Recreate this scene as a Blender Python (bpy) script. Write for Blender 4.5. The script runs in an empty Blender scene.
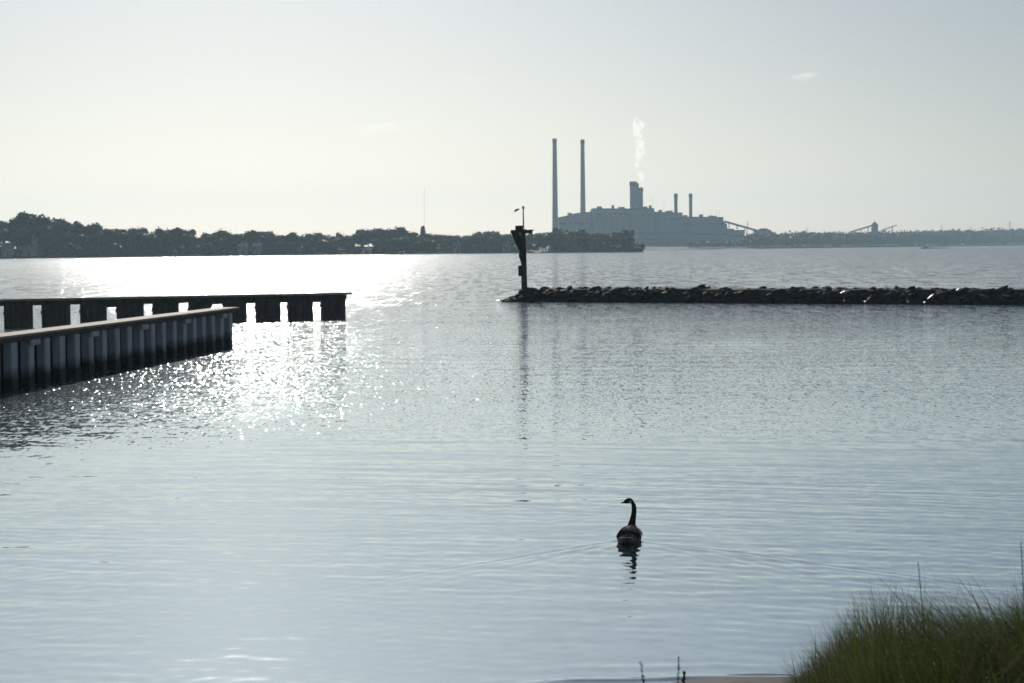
import bpy, bmesh, math, random
import numpy as np
from mathutils import Vector, Matrix, Euler, noise as mnoise
R = math.radians
random.seed(7)
rng = np.random.default_rng(7)

# ------------------------------------------------------------------ camera, sky, sun, exposure
scn = bpy.context.scene
col = scn.collection
FPX = 2133.33
CAMZ = 3.4
PITCH = math.degrees(math.atan(94.0/FPX))
ROLL = 0.45
cam_d = bpy.data.cameras.new("camera"); cam = bpy.data.objects.new("camera", cam_d); col.objects.link(cam)
scn.camera = cam
CR = Matrix.Rotation(R(90-PITCH), 3, 'X') @ Matrix.Rotation(R(-ROLL), 3, 'Z')
cam.matrix_world = Matrix.Translation((0,0,CAMZ)) @ CR.to_4x4()
cam_d.sensor_width = 24; cam_d.lens = 50
cam_d.clip_start = 0.1; cam_d.clip_end = 40000
cam_d.dof.use_dof = True; cam_d.dof.focus_distance = 24.5; cam_d.dof.aperture_fstop = 4.5

SUN_EL, SUN_AZ = 22.0, -7.5         # azimuth from +Y, negative = left
world = bpy.data.worlds.new("World"); scn.world = world; world.use_nodes = True
wn = world.node_tree; wn.nodes.clear()
wo = wn.nodes.new('ShaderNodeOutputWorld'); wb = wn.nodes.new('ShaderNodeBackground')
sky = wn.nodes.new('ShaderNodeTexSky'); sky.sky_type = 'NISHITA'; sky.sun_disc = False
sky.sun_elevation = R(SUN_EL); sky.sun_rotation = R(SUN_AZ)
sky.altitude = 0; sky.air_density = 1.0; sky.dust_density = 0.7; sky.ozone_density = 2.0
hs = wn.nodes.new('ShaderNodeHueSaturation'); hs.inputs['Saturation'].default_value = 0.68
ti = wn.nodes.new('ShaderNodeVectorMath'); ti.operation = 'MULTIPLY'; ti.inputs[1].default_value = (0.92, 0.98, 1.085)
wn.links.new(sky.outputs[0], hs.inputs['Color']); wn.links.new(hs.outputs[0], ti.inputs[0]); wn.links.new(ti.outputs[0], wb.inputs[0])
wb.inputs[1].default_value = 0.05
wn.links.new(wb.outputs[0], wo.inputs[0])
sd = bpy.data.lights.new("sun", 'SUN'); sun = bpy.data.objects.new("sun", sd); col.objects.link(sun)
sd.energy = 3.0; sd.angle = R(0.53); sd.color = (1.0, 0.94, 0.86)
sdir = Vector((math.sin(R(SUN_AZ))*math.cos(R(SUN_EL)), math.cos(R(SUN_AZ))*math.cos(R(SUN_EL)), math.sin(R(SUN_EL))))
sun.rotation_euler = sdir.to_track_quat('Z', 'Y').to_euler()
sun.location = (0, 0, 50)
vs = scn.view_settings
vs.view_transform = 'Standard'; vs.look = 'None'; vs.exposure = -0.2; vs.gamma = 1.0; vs.use_curve_mapping = False
scn.render.resolution_x = 1024; scn.render.resolution_y = 683
scn.cycles.volume_bounces = 1

# ------------------------------------------------------------------ helpers
def pt(px, py, Y):
    """point of the world on the ray of a pixel at depth Y"""
    d = CR @ Vector(((px-512)/FPX, (341.5-py)/FPX, -1))
    return Vector((0,0,CAMZ)) + d*(Y/d.y)
def wat(px, py, z=0.0):
    d = CR @ Vector(((px-512)/FPX, (341.5-py)/FPX, -1))
    return Vector((0,0,CAMZ)) + d*((z-CAMZ)/d.z)
def hor(px): return 247.5 - (px-512)*math.tan(R(ROLL))

def tag(o, label=None, cat=None, group=None, kind=None):
    if label: o['label'] = label
    if cat: o['category'] = cat
    if group: o['group'] = group
    if kind: o['kind'] = kind
    return o
def empty(name, loc, rz=0):
    o = bpy.data.objects.new(name, None); col.objects.link(o); o.location = loc; o.rotation_euler = (0,0,rz)
    o.empty_display_size = 0.3
    return o
class MB:
    def __init__(s): s.v=[]; s.f=[]; s.m=[]
    def add(s, vs_, fs, mi=0):
        n=len(s.v); s.v += [tuple(v) for v in vs_]; s.f += [tuple(i+n for i in f) for f in fs]; s.m += [mi]*len(fs)
    def box(s, c, size, rz=0, mi=0, taper=1.0):
        x,y,z = [k/2 for k in size]; cr, sr = math.cos(rz), math.sin(rz)
        P=[]
        for dz in (-z,z):
            t = taper if dz>0 else 1
            for dx,dy in ((-x,-y),(x,-y),(x,y),(-x,y)):
                dx*=t; dy*=t
                P.append((c[0]+dx*cr-dy*sr, c[1]+dx*sr+dy*cr, c[2]+dz))
        s.add(P, [(3,2,1,0),(4,5,6,7),(0,1,5,4),(1,2,6,5),(2,3,7,6),(3,0,4,7)], mi)
    def tube(s, pts, rad, n=8, mi=0, cap=True):
        pts=[Vector(p) for p in pts]; 
        if not hasattr(rad,'__len__'): rad=[rad]*len(pts)
        V=[]; F=[]; up=None
        for i,p in enumerate(pts):
            t=(pts[min(i+1,len(pts)-1)]-pts[max(i-1,0)]).normalized()
            if up is None: up = t.orthogonal().normalized()
            a = (up - t*up.dot(t)).normalized(); b=t.cross(a); up=a
            for k in range(n):
                an=2*math.pi*k/n; V.append(p+(a*math.cos(an)+b*math.sin(an))*rad[i])
        for i in range(len(pts)-1):
            for k in range(n): F.append((i*n+k, i*n+(k+1)%n, (i+1)*n+(k+1)%n, (i+1)*n+k))
        if cap: F.append(tuple(range(n))[::-1]); F.append(tuple((len(pts)-1)*n+k for k in range(n)))
        s.add(V,F,mi)
    def prism(s, poly, y0, y1, mi=0):
        """polygon in x,z extruded along y"""
        n=len(poly); V=[(x,y0,z) for x,z in poly]+[(x,y1,z) for x,z in poly]
        F=[tuple(range(n)), tuple(range(2*n-1,n-1,-1))]+[(i,i+n,(i+1)%n+n,(i+1)%n) for i in range(n)]
        s.add(V,F,mi)
    def build(s, name, mats, parent=None, smooth=False, recalc=True, bevel=0):
        me=bpy.data.meshes.new(name); me.from_pydata(s.v,[],s.f)
        if not isinstance(mats,(list,tuple)): mats=[mats]
        for m in mats: me.materials.append(m)
        if len(mats)>1: me.polygons.foreach_set('material_index', s.m)
        if recalc:
            b=bmesh.new(); b.from_mesh(me); bmesh.ops.recalc_face_normals(b, faces=b.faces)
            if bevel: bmesh.ops.bevel(b, geom=list(b.edges), offset=bevel, segments=2, profile=0.5, affect='EDGES')
            b.to_mesh(me); b.free()
        if smooth: me.polygons.foreach_set('use_smooth',[True]*len(me.polygons))
        me.update()
        o=bpy.data.objects.new(name, me); col.objects.link(o)
        if parent: o.parent=parent
        return o

def copy_tree(o, parent=None):
    c=o.copy(); col.objects.link(c)
    if parent: c.parent=parent
    for ch in o.children: copy_tree(ch, c)
    return c

def mat(name, c1, c2=None, scale=1.0, rough=0.8, detail=5, lo=0.35, hi=0.65, bump=0.0, spec=0.3, coord='Object', stretch=(1,1,1), metallic=0):
    m=bpy.data.materials.new(name); m.use_nodes=True; nt=m.node_tree; p=nt.nodes['Principled BSDF']
    p.inputs['Roughness'].default_value=rough; p.inputs['Specular IOR Level'].default_value=spec; p.inputs['Metallic'].default_value=metallic
    if c2 is None: c2=tuple(c*0.7 for c in c1)
    tc=nt.nodes.new('ShaderNodeTexCoord'); mp=nt.nodes.new('ShaderNodeMapping'); mp.inputs['Scale'].default_value=stretch
    nz=nt.nodes.new('ShaderNodeTexNoise'); nz.inputs['Scale'].default_value=scale; nz.inputs['Detail'].default_value=detail
    cr=nt.nodes.new('ShaderNodeValToRGB'); e=cr.color_ramp.elements
    e[0].position=lo; e[0].color=(*c1,1); e[1].position=hi; e[1].color=(*c2,1)
    nt.links.new(tc.outputs[coord], mp.inputs[0]); nt.links.new(mp.outputs[0], nz.inputs['Vector'])
    nt.links.new(nz.outputs['Fac'], cr.inputs[0]); nt.links.new(cr.outputs[0], p.inputs['Base Color'])
    if bump:
        b=nt.nodes.new('ShaderNodeBump'); b.inputs['Strength'].default_value=1; b.inputs['Distance'].default_value=bump
        nt.links.new(nz.outputs['Fac'], b.inputs['Height']); nt.links.new(b.outputs[0], p.inputs['Normal'])
    return m

M={}
M['wood_cap']=mat('weathered_cap_wood',(0.40,0.33,0.25),(0.26,0.21,0.16),1.2,0.75,stretch=(3,0.6,3),bump=0.004)
M['wood_dark']=mat('dark_treated_wood',(0.11,0.09,0.07),(0.055,0.046,0.037),2.5,0.8,stretch=(2,2,0.5),bump=0.006)
M['bark']=mat('bark',(0.10,0.08,0.06),(0.05,0.04,0.03),0.8)
M['metal']=mat('galvanised_metal',(0.30,0.31,0.32),(0.18,0.19,0.2),4,0.5,metallic=0.5)
M['black']=mat('black_paint',(0.03,0.03,0.03),(0.015,0.015,0.015),6,0.5)
M['concrete']=mat('plant_concrete',(0.27,0.28,0.30),(0.2,0.21,0.23),0.05,0.9)
M['cladding']=mat('hazed_plant_cladding',(0.30,0.35,0.41),(0.23,0.275,0.33),0.04,0.7,stretch=(1,1,0.3))  # bluer, lighter colour carries part of the distant haze
M['cladding2']=mat('pale_cladding',(0.34,0.37,0.40),(0.27,0.29,0.33),0.05,0.7)
M['darkband']=mat('louvre',(0.06,0.07,0.08),(0.04,0.045,0.05),0.1,0.6)
M['white']=mat('white_paint',(0.78,0.78,0.76),(0.62,0.62,0.6),1.0,0.5)
M['glass']=mat('window_glass',(0.05,0.06,0.07),(0.03,0.035,0.04),1.0,0.08,spec=0.6)
M['roof']=mat('grey_shingle',(0.30,0.31,0.33),(0.2,0.2,0.22),0.8,0.7)
M['roof_red']=mat('brown_shingle',(0.14,0.09,0.07),(0.09,0.06,0.05),0.8,0.8)
M['brick']=mat('house_siding',(0.45,0.44,0.4),(0.36,0.35,0.32),0.6,0.8)

def foliage_mat(name, c1, c2, scale=0.15, trans=0.25):
    m=bpy.data.materials.new(name); m.use_nodes=True; nt=m.node_tree; p=nt.nodes['Principled BSDF']
    p.inputs['Roughness'].default_value=0.6; p.inputs['Specular IOR Level'].default_value=0.25
    g=nt.nodes.new('ShaderNodeNewGeometry'); nz=nt.nodes.new('ShaderNodeTexNoise'); nz.inputs['Scale'].default_value=scale; nz.inputs['Detail'].default_value=6
    ad=nt.nodes.new('ShaderNodeMath'); ad.operation='MULTIPLY_ADD'; ad.inputs[1].default_value=0.3
    cr=nt.nodes.new('ShaderNodeValToRGB'); e=cr.color_ramp.elements; e[0].position=0.4; e[0].color=(*c1,1); e[1].position=0.85; e[1].color=(*c2,1)
    nt.links.new(g.outputs['Position'], nz.inputs['Vector']); nt.links.new(g.outputs['Random Per Island'], ad.inputs[0]); nt.links.new(nz.outputs['Fac'], ad.inputs[2])
    nt.links.new(ad.outputs[0], cr.inputs[0]); nt.links.new(cr.outputs[0], p.inputs['Base Color'])
    tr=nt.nodes.new('ShaderNodeBsdfTranslucent'); mx=nt.nodes.new('ShaderNodeMixShader'); mx.inputs[0].default_value=trans
    nt.links.new(cr.outputs[0], tr.inputs[0]); nt.links.new(p.outputs[0], mx.inputs[1]); nt.links.new(tr.outputs[0], mx.inputs[2])
    nt.links.new(mx.outputs[0], nt.nodes['Material Output'].inputs[0])
    return m
M['leaf_a']=foliage_mat('tree_leaves',(0.035,0.055,0.022),(0.075,0.105,0.04))
M['leaf_b']=foliage_mat('dark_leaves',(0.028,0.045,0.024),(0.05,0.075,0.035))
M['grass']=foliage_mat('shore_grass',(0.010,0.017,0.005),(0.16,0.21,0.045),3.0,0.36)
M['seed']=foliage_mat('seed_flecks',(0.20,0.21,0.11),(0.5,0.5,0.34),3.0,0.5)
M['drygrass']=foliage_mat('dry_grass',(0.13,0.10,0.06),(0.24,0.2,0.12),3.0,0.3)

# ------------------------------------------------------------------ ground: one sheet, bed of the bay and both shores
def smooth(t): t=np.clip(t,0,1); return t*t*(3-2*t)
SHX=np.array([-400,-60,-12,-5,-2,0,0.6,1.5,2.2,3.2,6,14,60,400.])
SHY=np.array([-40,6,13.0,14.9,15.7,16.26,16.32,16.43,16.49,16.75,17.6,18.3,14,-40.])
# far waterline as seen: pixel column, pixel row
def shore_y(px):
    return np.interp(px,[-3000,-400,0,200,370,540,642],[262,261.5,258.6,256.6,254.6,252.9,252.2])
def far_y(px):
    return np.interp(px,[-3000,600,660,760,790,1024,1300,3000],[252,250.6,249.6,248.7,248.3,245.4,243.4,243])
def pole2px(th):        # angle from +Y to the right -> column
    return 512+FPX*np.tan(np.clip(th,-1.2,1.2))
def groundh(X,Y):
    X=np.asarray(X,float); Y=np.asarray(Y,float)
    sY=np.interp(X,SHX,SHY)
    d=sY-Y
    near=np.where(d>0, np.minimum(0.085*d+0.0*d, 1.9), np.maximum(0.05*d,-1.6))
    mound=0.55*np.exp(-(((X-2.15)/1.0)**2+((Y-9.2)/1.5)**2))+0.3*np.exp(-(((X-3.4)/1.2)**2+((Y-10.2)/1.6)**2))
    z=near+np.where(d>0,mound,0)
    r=np.hypot(X,Y); th=np.arctan2(X,np.maximum(Y,1e-3))
    front=Y>5
    px=pole2px(th)
    hz=247.5-(px-512)*math.tan(R(ROLL))
    s1=CAMZ*FPX/np.maximum(shore_y(px)-hz,1.0)
    s2=CAMZ*FPX/np.maximum(far_y(px)-hz,1.0)
    s1=np.minimum(s1,2500); s2=np.minimum(s2,4600)
    left=(px<642)
    a=np.where(left, Y-s1, -1e4); b=Y-s2
    w1=np.where(a>-60, np.clip(a*0.12,-1.6,1.6)+ np.clip((a-20)*0.012,0,3.0), -1.6)
    w1=np.where(a>900, -1.6, w1)         # the point is a spit of land
    w2=np.where(b>-60, np.clip(b*0.10,-1.6,1.8)+np.clip((b-40)*0.006,0,3.0), -1.6)
    far=np.maximum(w1,w2)
    return np.where(front & (Y>300), far, np.where(front|(Y<=5), z, z))
# angles
a1=np.arange(-0.34,0.3401,0.0022)
a2=np.arange(0.36,2*math.pi-0.36,0.03)
TH=np.concatenate([a1,a2])
RR=np.concatenate([[0.01],np.arange(1,26,0.45),np.geomspace(27,850,26),np.arange(880,1500,9.0),np.arange(1520,2300,60),np.arange(2320,4700,22.),np.geomspace(4750,6900,8)])
def polar(RR,TH):
    r,t=np.meshgrid(RR,TH,indexing='ij'); return r*np.sin(t), r*np.cos(t)
def grid_mesh(name,X,Y,Z,closed=True):
    n,m=X.shape; co=np.stack([X,Y,Z],-1).reshape(-1,3)
    i=np.arange(n-1)[:,None]; j=np.arange(m)[None,:] if closed else np.arange(m-1)[None,:]
    jn=(j+1)%m
    q=np.stack([i*m+j, (i+1)*m+j, (i+1)*m+jn, i*m+jn],-1).reshape(-1,4)[:, ::-1]
    me=bpy.data.meshes.new(name)
    me.vertices.add(len(co)); me.vertices.foreach_set('co',co.astype(np.float32).ravel())
    nf=len(q); me.loops.add(nf*4); me.polygons.add(nf)
    me.loops.foreach_set('vertex_index',q.astype(np.int32).ravel())
    me.polygons.foreach_set('loop_start',np.arange(0,nf*4,4,dtype=np.int32))
    me.polygons.foreach_set('use_smooth',np.ones(nf,bool))
    me.update(calc_edges=True)
    o=bpy.data.objects.new(name,me); col.objects.link(o); return o
X,Y=polar(RR,TH)
Z=groundh(X,Y)+0.03*np.sin(X*2.1+Y)*np.sin(Y*1.7-X*.6)*(np.hypot(X,Y)<26)
ground=grid_mesh('ground',X,Y,Z); tag(ground,kind='structure')
m=bpy.data.materials.new('ground'); m.use_nodes=True; nt=m.node_tree; p=nt.nodes['Principled BSDF']; p.inputs['Roughness'].default_value=0.75; p.inputs['Specular IOR Level'].default_value=0.12
g=nt.nodes.new('ShaderNodeNewGeometry'); n1=nt.nodes.new('ShaderNodeTexNoise'); n1.inputs['Scale'].default_value=2.0; n1.inputs['Detail'].default_value=8
cr=nt.nodes.new('ShaderNodeValToRGB'); e=cr.color_ramp.elements; e[0].position=.35; e[0].color=(.045,.046,.048,1); e[1].position=.7; e[1].color=(.095,.095,.097,1)
n2=nt.nodes.new('ShaderNodeTexNoise'); n2.inputs['Scale'].default_value=0.02; n2.inputs['Detail'].default_value=6
cr2=nt.nodes.new('ShaderNodeValToRGB'); e=cr2.color_ramp.elements; e[0].position=.4; e[0].color=(.05,.075,.03,1); e[1].position=.62; e[1].color=(.16,.16,.08,1)
sp=nt.nodes.new('ShaderNodeSeparateXYZ'); gt=nt.nodes.new('ShaderNodeMath'); gt.operation='GREATER_THAN'; gt.inputs[1].default_value=300
mx=nt.nodes.new('ShaderNodeMix'); mx.data_type='RGBA'
L=nt.links.new
L(g.outputs['Position'],n1.inputs['Vector']); L(g.outputs['Position'],n2.inputs['Vector']); L(g.outputs['Position'],sp.inputs[0]); L(sp.outputs['Y'],gt.inputs[0])
L(n1.outputs['Fac'],cr.inputs[0]); L(n2.outputs['Fac'],cr2.inputs[0]); L(gt.outputs[0],mx.inputs['Factor']); L(cr.outputs[0],mx.inputs['A']); L(cr2.outputs[0],mx.inputs['B']); L(mx.outputs['Result'],p.inputs['Base Color'])
bp=nt.nodes.new('ShaderNodeBump'); bp.inputs['Distance'].default_value=0.03; L(n1.outputs['Fac'],bp.inputs['Height']); L(bp.outputs[0],p.inputs['Normal'])
ground.data.materials.append(m)

# ------------------------------------------------------------------ water
GOOSE=wat(629.5,540.5)
b1=np.arange(-0.275,0.2751,0.0008); b2=np.arange(0.29,2*math.pi-0.29,0.02)
TW=np.concatenate([b1,b2])
rows=[3.0,8.0,12.0]; r=14.0
while r<200:
    rows.append(r); r+=min(max(0.022,0.62*r*r/(CAMZ*FPX)),1.6)
rows+=list(np.geomspace(205,6900,110))
RW=np.array(rows)
X,Y=polar(RW,TW)
rad=np.hypot(X,Y); dr=np.gradient(RW)[:,None]*np.ones_like(X)
Z=np.zeros_like(X)
# fields of ripples: mostly running in towards the shore
wr=np.random.default_rng(3)
env=0.55+0.9*np.clip(0.5+0.5*np.sin(X*0.11+Y*0.55+1.3*np.sin(X*0.23+0.7))*np.sin(Y*0.31-X*0.07+2),0,1)
for k in range(44):
    lam=float(wr.choice([0.22,0.3,0.42,0.6,0.85,1.3,2.2]))*wr.uniform(0.85,1.15)
    ang=wr.normal(0.05,0.42); kx,ky=math.sin(ang)*2*math.pi/lam, math.cos(ang)*2*math.pi/lam
    ph=wr.uniform(0,6.28); slope=R(0.115)*(1.65 if lam<.5 else 1.1 if lam<1 else 0.7)
    amp=slope*lam/(2*math.pi)*1.4142
    fade=np.clip((lam/np.maximum(dr,0.02)-2.2)/2.5,0,1)
    g2=1.0+0.6*np.sin(X*wr.uniform(.15,.5)+Y*wr.uniform(-.5,.5)+wr.uniform(0,6))
    rough=1.0+0.5*smooth((rad-44)/18)
    Z+=amp*np.sin(kx*X+ky*Y+ph+0.8*np.sin(0.33*X-0.21*Y+ph))*fade*g2*env*rough
# the V of ripples behind the swimming goose
GX,GY=GOOSE.x,GOOSE.y
u=X-GX; v=-(Y-(GY+0.15))                        # v: distance astern
for s in (-1,1):
    for (slp,lam,a0,wid) in ((0.93,0.19,0.0095,0.14),(0.66,0.24,0.006,0.17),(0.42,0.28,0.0035,0.2)):
        al=math.atan(slp); q=(s*u*math.cos(al)-v*math.sin(al))+0.035*np.sin(v*2.3+s)+0.03*np.sin(u*3.1+v*1.2); along=(s*u*math.sin(al)+v*math.cos(al))
        pk=np.exp(-((q+0.05)/(wid*(0.4+0.25*np.clip(along,0,9))))**2)
        f=np.where(along>0.05, np.exp(-np.clip(along,0,50)/(1.7 if s<0 else 2.6))*np.clip(along/0.25,0,1),0)
        Z+=a0*pk*f*np.sin(2*math.pi*q/lam + 0.5*np.sin(along*3))
# lip of the last wavelet on the beach
sY=np.interp(X,SHX,SHY)
q=Y-sY-0.22-0.05*np.sin(X*2.3)-0.03*np.sin(X*5.1)
Z+=(0.018*np.exp(-(q/0.07)**2)+0.005*np.exp(-((q-0.5)/0.12)**2))*(Y>5)*(rad<40)*smooth((X+0.1)/0.6)
Z*= (rad<900)
water=grid_mesh('water',X,Y,Z); tag(water,kind='structure')
m=bpy.data.materials.new('water'); m.use_nodes=True; nt=m.node_tree; p=nt.nodes['Principled BSDF']; L=nt.links.new
p.inputs['Base Color'].default_value=(0.045,0.085,0.10,1); p.inputs['IOR'].default_value=1.333; p.inputs['Roughness'].default_value=0.05
g=nt.nodes.new('ShaderNodeNewGeometry'); sp=nt.nodes.new('ShaderNodeSeparateXYZ'); L(g.outputs['Position'],sp.inputs[0])
ln=nt.nodes.new('ShaderNodeVectorMath'); ln.operation='LENGTH'; L(g.outputs['Position'],ln.inputs[0])
def ramp(vals, src):   # float curve by piecewise map ranges over distance (log scale)
    lg=nt.nodes.new('ShaderNodeMath'); lg.operation='LOGARITHM'; lg.inputs[1].default_value=10; L(src,lg.inputs[0])
    nr=nt.nodes.new('ShaderNodeMapRange'); nr.inputs['From Min'].default_value=1; nr.inputs['From Max'].default_value=4; L(lg.outputs[0],nr.inputs[0])
    c=nt.nodes.new('ShaderNodeValToRGB'); els=c.color_ramp.elements
    while len(els)<len(vals): els.new(0.5)
    for e,(d,vv) in zip(els,vals): e.position=(math.log10(d)-1)/3; e.color=(vv,vv,vv,1)
    L(nr.outputs[0],c.inputs[0]); return c.outputs[0]
def nrm(scale,detail,stretch,rough=0.5):
    mp=nt.nodes.new('ShaderNodeMapping'); mp.inputs['Scale'].default_value=stretch; L(g.outputs['Position'],mp.inputs[0])
    nz=nt.nodes.new('ShaderNodeTexNoise'); nz.inputs['Scale'].default_value=scale; nz.inputs['Detail'].default_value=detail; nz.inputs['Roughness'].default_value=rough
    L(mp.outputs[0],nz.inputs['Vector'])
    s=nt.nodes.new('ShaderNodeVectorMath'); s.operation='SUBTRACT'; s.inputs[1].default_value=(.5,.5,.5); L(nz.outputs['Color'],s.inputs[0])
    return s.outputs[0]
def scalev(vec,fac,mul=(1,1,0)):
    a=nt.nodes.new('ShaderNodeVectorMath'); a.operation='MULTIPLY'; a.inputs[1].default_value=mul; L(vec,a.inputs[0])
    b=nt.nodes.new('ShaderNodeVectorMath'); b.operation='SCALE'; L(a.outputs[0],b.inputs[0]); L(fac,b.inputs['Scale']); return b.outputs[0]
# slow patches of wind on the water
wp=nt.nodes.new('ShaderNodeMapping'); wp.inputs['Scale'].default_value=(0.35,1.0,1); L(g.outputs['Position'],wp.inputs[0])
wz=nt.nodes.new('ShaderNodeTexNoise'); wz.inputs['Scale'].default_value=0.16; wz.inputs['Detail'].default_value=3; L(wp.outputs[0],wz.inputs['Vector'])
wmr=nt.nodes.new('ShaderNodeMapRange'); wmr.inputs['From Min'].default_value=.35; wmr.inputs['From Max'].default_value=.65; wmr.inputs['To Min'].default_value=.6; wmr.inputs['To Max'].default_value=1.4; L(wz.outputs['Fac'],wmr.inputs[0])
f1=ramp(WATER_FINE:=[(15,.04),(35,.06),(46,.10),(60,.20),(80,.36),(108,.7),(135,1.2),(300,1.4),(2000,1.4)], ln.outputs['Value'])
fm=nt.nodes.new('ShaderNodeMath'); fm.operation='MULTIPLY'; L(f1,fm.inputs[0]); L(wmr.outputs[0],fm.inputs[1])
v1=scalev(nrm(5.0,3,(1,0.7,1)),fm.outputs[0],(.55,1.55,0))
f2=ramp([(15,.02),(40,.04),(60,.08),(110,.26),(2000,.7)], ln.outputs['Value'])
v2=scalev(nrm(1.1,2,(1,0.8,1)),f2,(.55,1,0))
ad=nt.nodes.new('ShaderNodeVectorMath'); L(v1,ad.inputs[0]); L(v2,ad.inputs[1])
# sparse steep capillary facets (heavy tailed), and groups of steeper waves on the open water
c3=nrm(16.0,1,(1,0.22,1)); l3=nt.nodes.new('ShaderNodeVectorMath'); l3.operation='DOT_PRODUCT'; L(c3,l3.inputs[0]); L(c3,l3.inputs[1])
f3=ramp([(15,0.0),(36,0.0),(43,.35),(50,1.1),(60,1.4),(110,1.2),(300,.4)],ln.outputs['Value'])
k3=nt.nodes.new('ShaderNodeMath'); k3.operation='MULTIPLY'; L(l3.outputs['Value'],k3.inputs[0]); L(f3,k3.inputs[1])
k5=nt.nodes.new('ShaderNodeMath'); k5.operation='MULTIPLY'; L(k3.outputs[0],k5.inputs[0]); L(l3.outputs['Value'],k5.inputs[1])
k4=nt.nodes.new('ShaderNodeMath'); k4.operation='MULTIPLY'; L(k5.outputs[0],k4.inputs[0]); k4.inputs[1].default_value=250.0
v3=scalev(c3,k4.outputs[0],(.5,1.15,0))
f5=ramp([(15,0.0),(60,0.0),(108,.2),(135,.7),(300,.9),(2000,1.0)],ln.outputs['Value'])
v5=scalev(nrm(1.0,3,(1.3,0.13,1),.65),f5,(.65,1.3,0))
a3=nt.nodes.new('ShaderNodeVectorMath'); L(ad.outputs[0],a3.inputs[0]); L(v3,a3.inputs[1])
a5=nt.nodes.new('ShaderNodeVectorMath'); L(a3.outputs[0],a5.inputs[0]); L(v5,a5.inputs[1])
ad2=nt.nodes.new('ShaderNodeVectorMath'); L(a5.outputs[0],ad2.inputs[0]); L(g.outputs['Normal'],ad2.inputs[1])
nn=nt.nodes.new('ShaderNodeVectorMath'); nn.operation='NORMALIZE'; L(ad2.outputs[0],nn.inputs[0]); L(nn.outputs[0],p.inputs['Normal'])
rr=ramp([(15,.05),(37,.06),(46,.09),(60,.08),(105,.09),(150,.11),(500,.16),(2000,.2)], ln.outputs['Value']); L(rr,p.inputs['Roughness'])
# extra mirror layer added to brighten the near water, fading out with distance
gl=nt.nodes.new('ShaderNodeBsdfGlossy'); gl.inputs['Color'].default_value=(.77,.87,.90,1); L(rr,gl.inputs['Roughness']); L(nn.outputs[0],gl.inputs['Normal'])
gf=ramp([(15,.66),(30,.56),(50,.50),(80,.38),(150,.12),(2000,.0)],ln.outputs['Value']); ms=nt.nodes.new('ShaderNodeMixShader'); L(gf,ms.inputs[0]); L(p.outputs[0],ms.inputs[1]); L(gl.outputs[0],ms.inputs[2])
L(ms.outputs[0],nt.nodes['Material Output'].inputs[0])
water.data.materials.append(m)

# ------------------------------------------------------------------ haze
hz=MB(); hz.box((0,0,85.5),(14100,14100,179)); haze=hz.build('haze',[],None); tag(haze,kind='stuff')
m=bpy.data.materials.new('haze'); m.use_nodes=True; nt=m.node_tree; nt.nodes.remove(nt.nodes['Principled BSDF'])
pv=nt.nodes.new('ShaderNodeVolumePrincipled'); pv.inputs['Color'].default_value=(0.62,0.85,1.0,1); pv.inputs['Density'].default_value=1.05e-4; pv.inputs['Anisotropy'].default_value=0.45
nt.links.new(pv.outputs[0], nt.nodes['Material Output'].inputs['Volume']); haze.data.materials.append(m); m.volume_intersection_method if hasattr(m,'volume_intersection_method') else None

# ------------------------------------------------------------------ trees on the far shore
def clumps(mb, c, rx, rz, n, size, core=True):
    """leaf clumps through the volume of one lobe, plus a rough core"""
    if core:
        b=bmesh.new(); bmesh.ops.create_icosphere(b,subdivisions=2,radius=1)
        vs_=[]; off=Vector((random.random()*90,random.random()*90,0))
        for v in b.verts:
            k=0.80+0.35*mnoise.noise(v.co*1.7+off)
            vs_.append((c[0]+v.co.x*rx*k, c[1]+v.co.y*rx*k, c[2]+v.co.z*rz*k))
        mb.add(vs_,[tuple(v.index for v in f.verts) for f in b.faces]); b.free()
    for i in range(n):
        d=Vector((random.gauss(0,1),random.gauss(0,1),random.gauss(0,1))).normalized()*random.uniform(0.78,1.11)
        P=Vector((c[0]+d.x*rx, c[1]+d.y*rx, c[2]+d.z*rz))
        a=Vector((random.gauss(0,1),random.gauss(0,1),random.gauss(0,1))).normalized(); bb=a.orthogonal().normalized(); s=size*random.uniform(.5,1.2)
        cc=a.cross(bb)
        mb.add([P+bb*s, P+cc*s*.7+a*s*.2, P-bb*s*.8, P-cc*s*.6-a*s*.15],[(0,1,2,3)])
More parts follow.
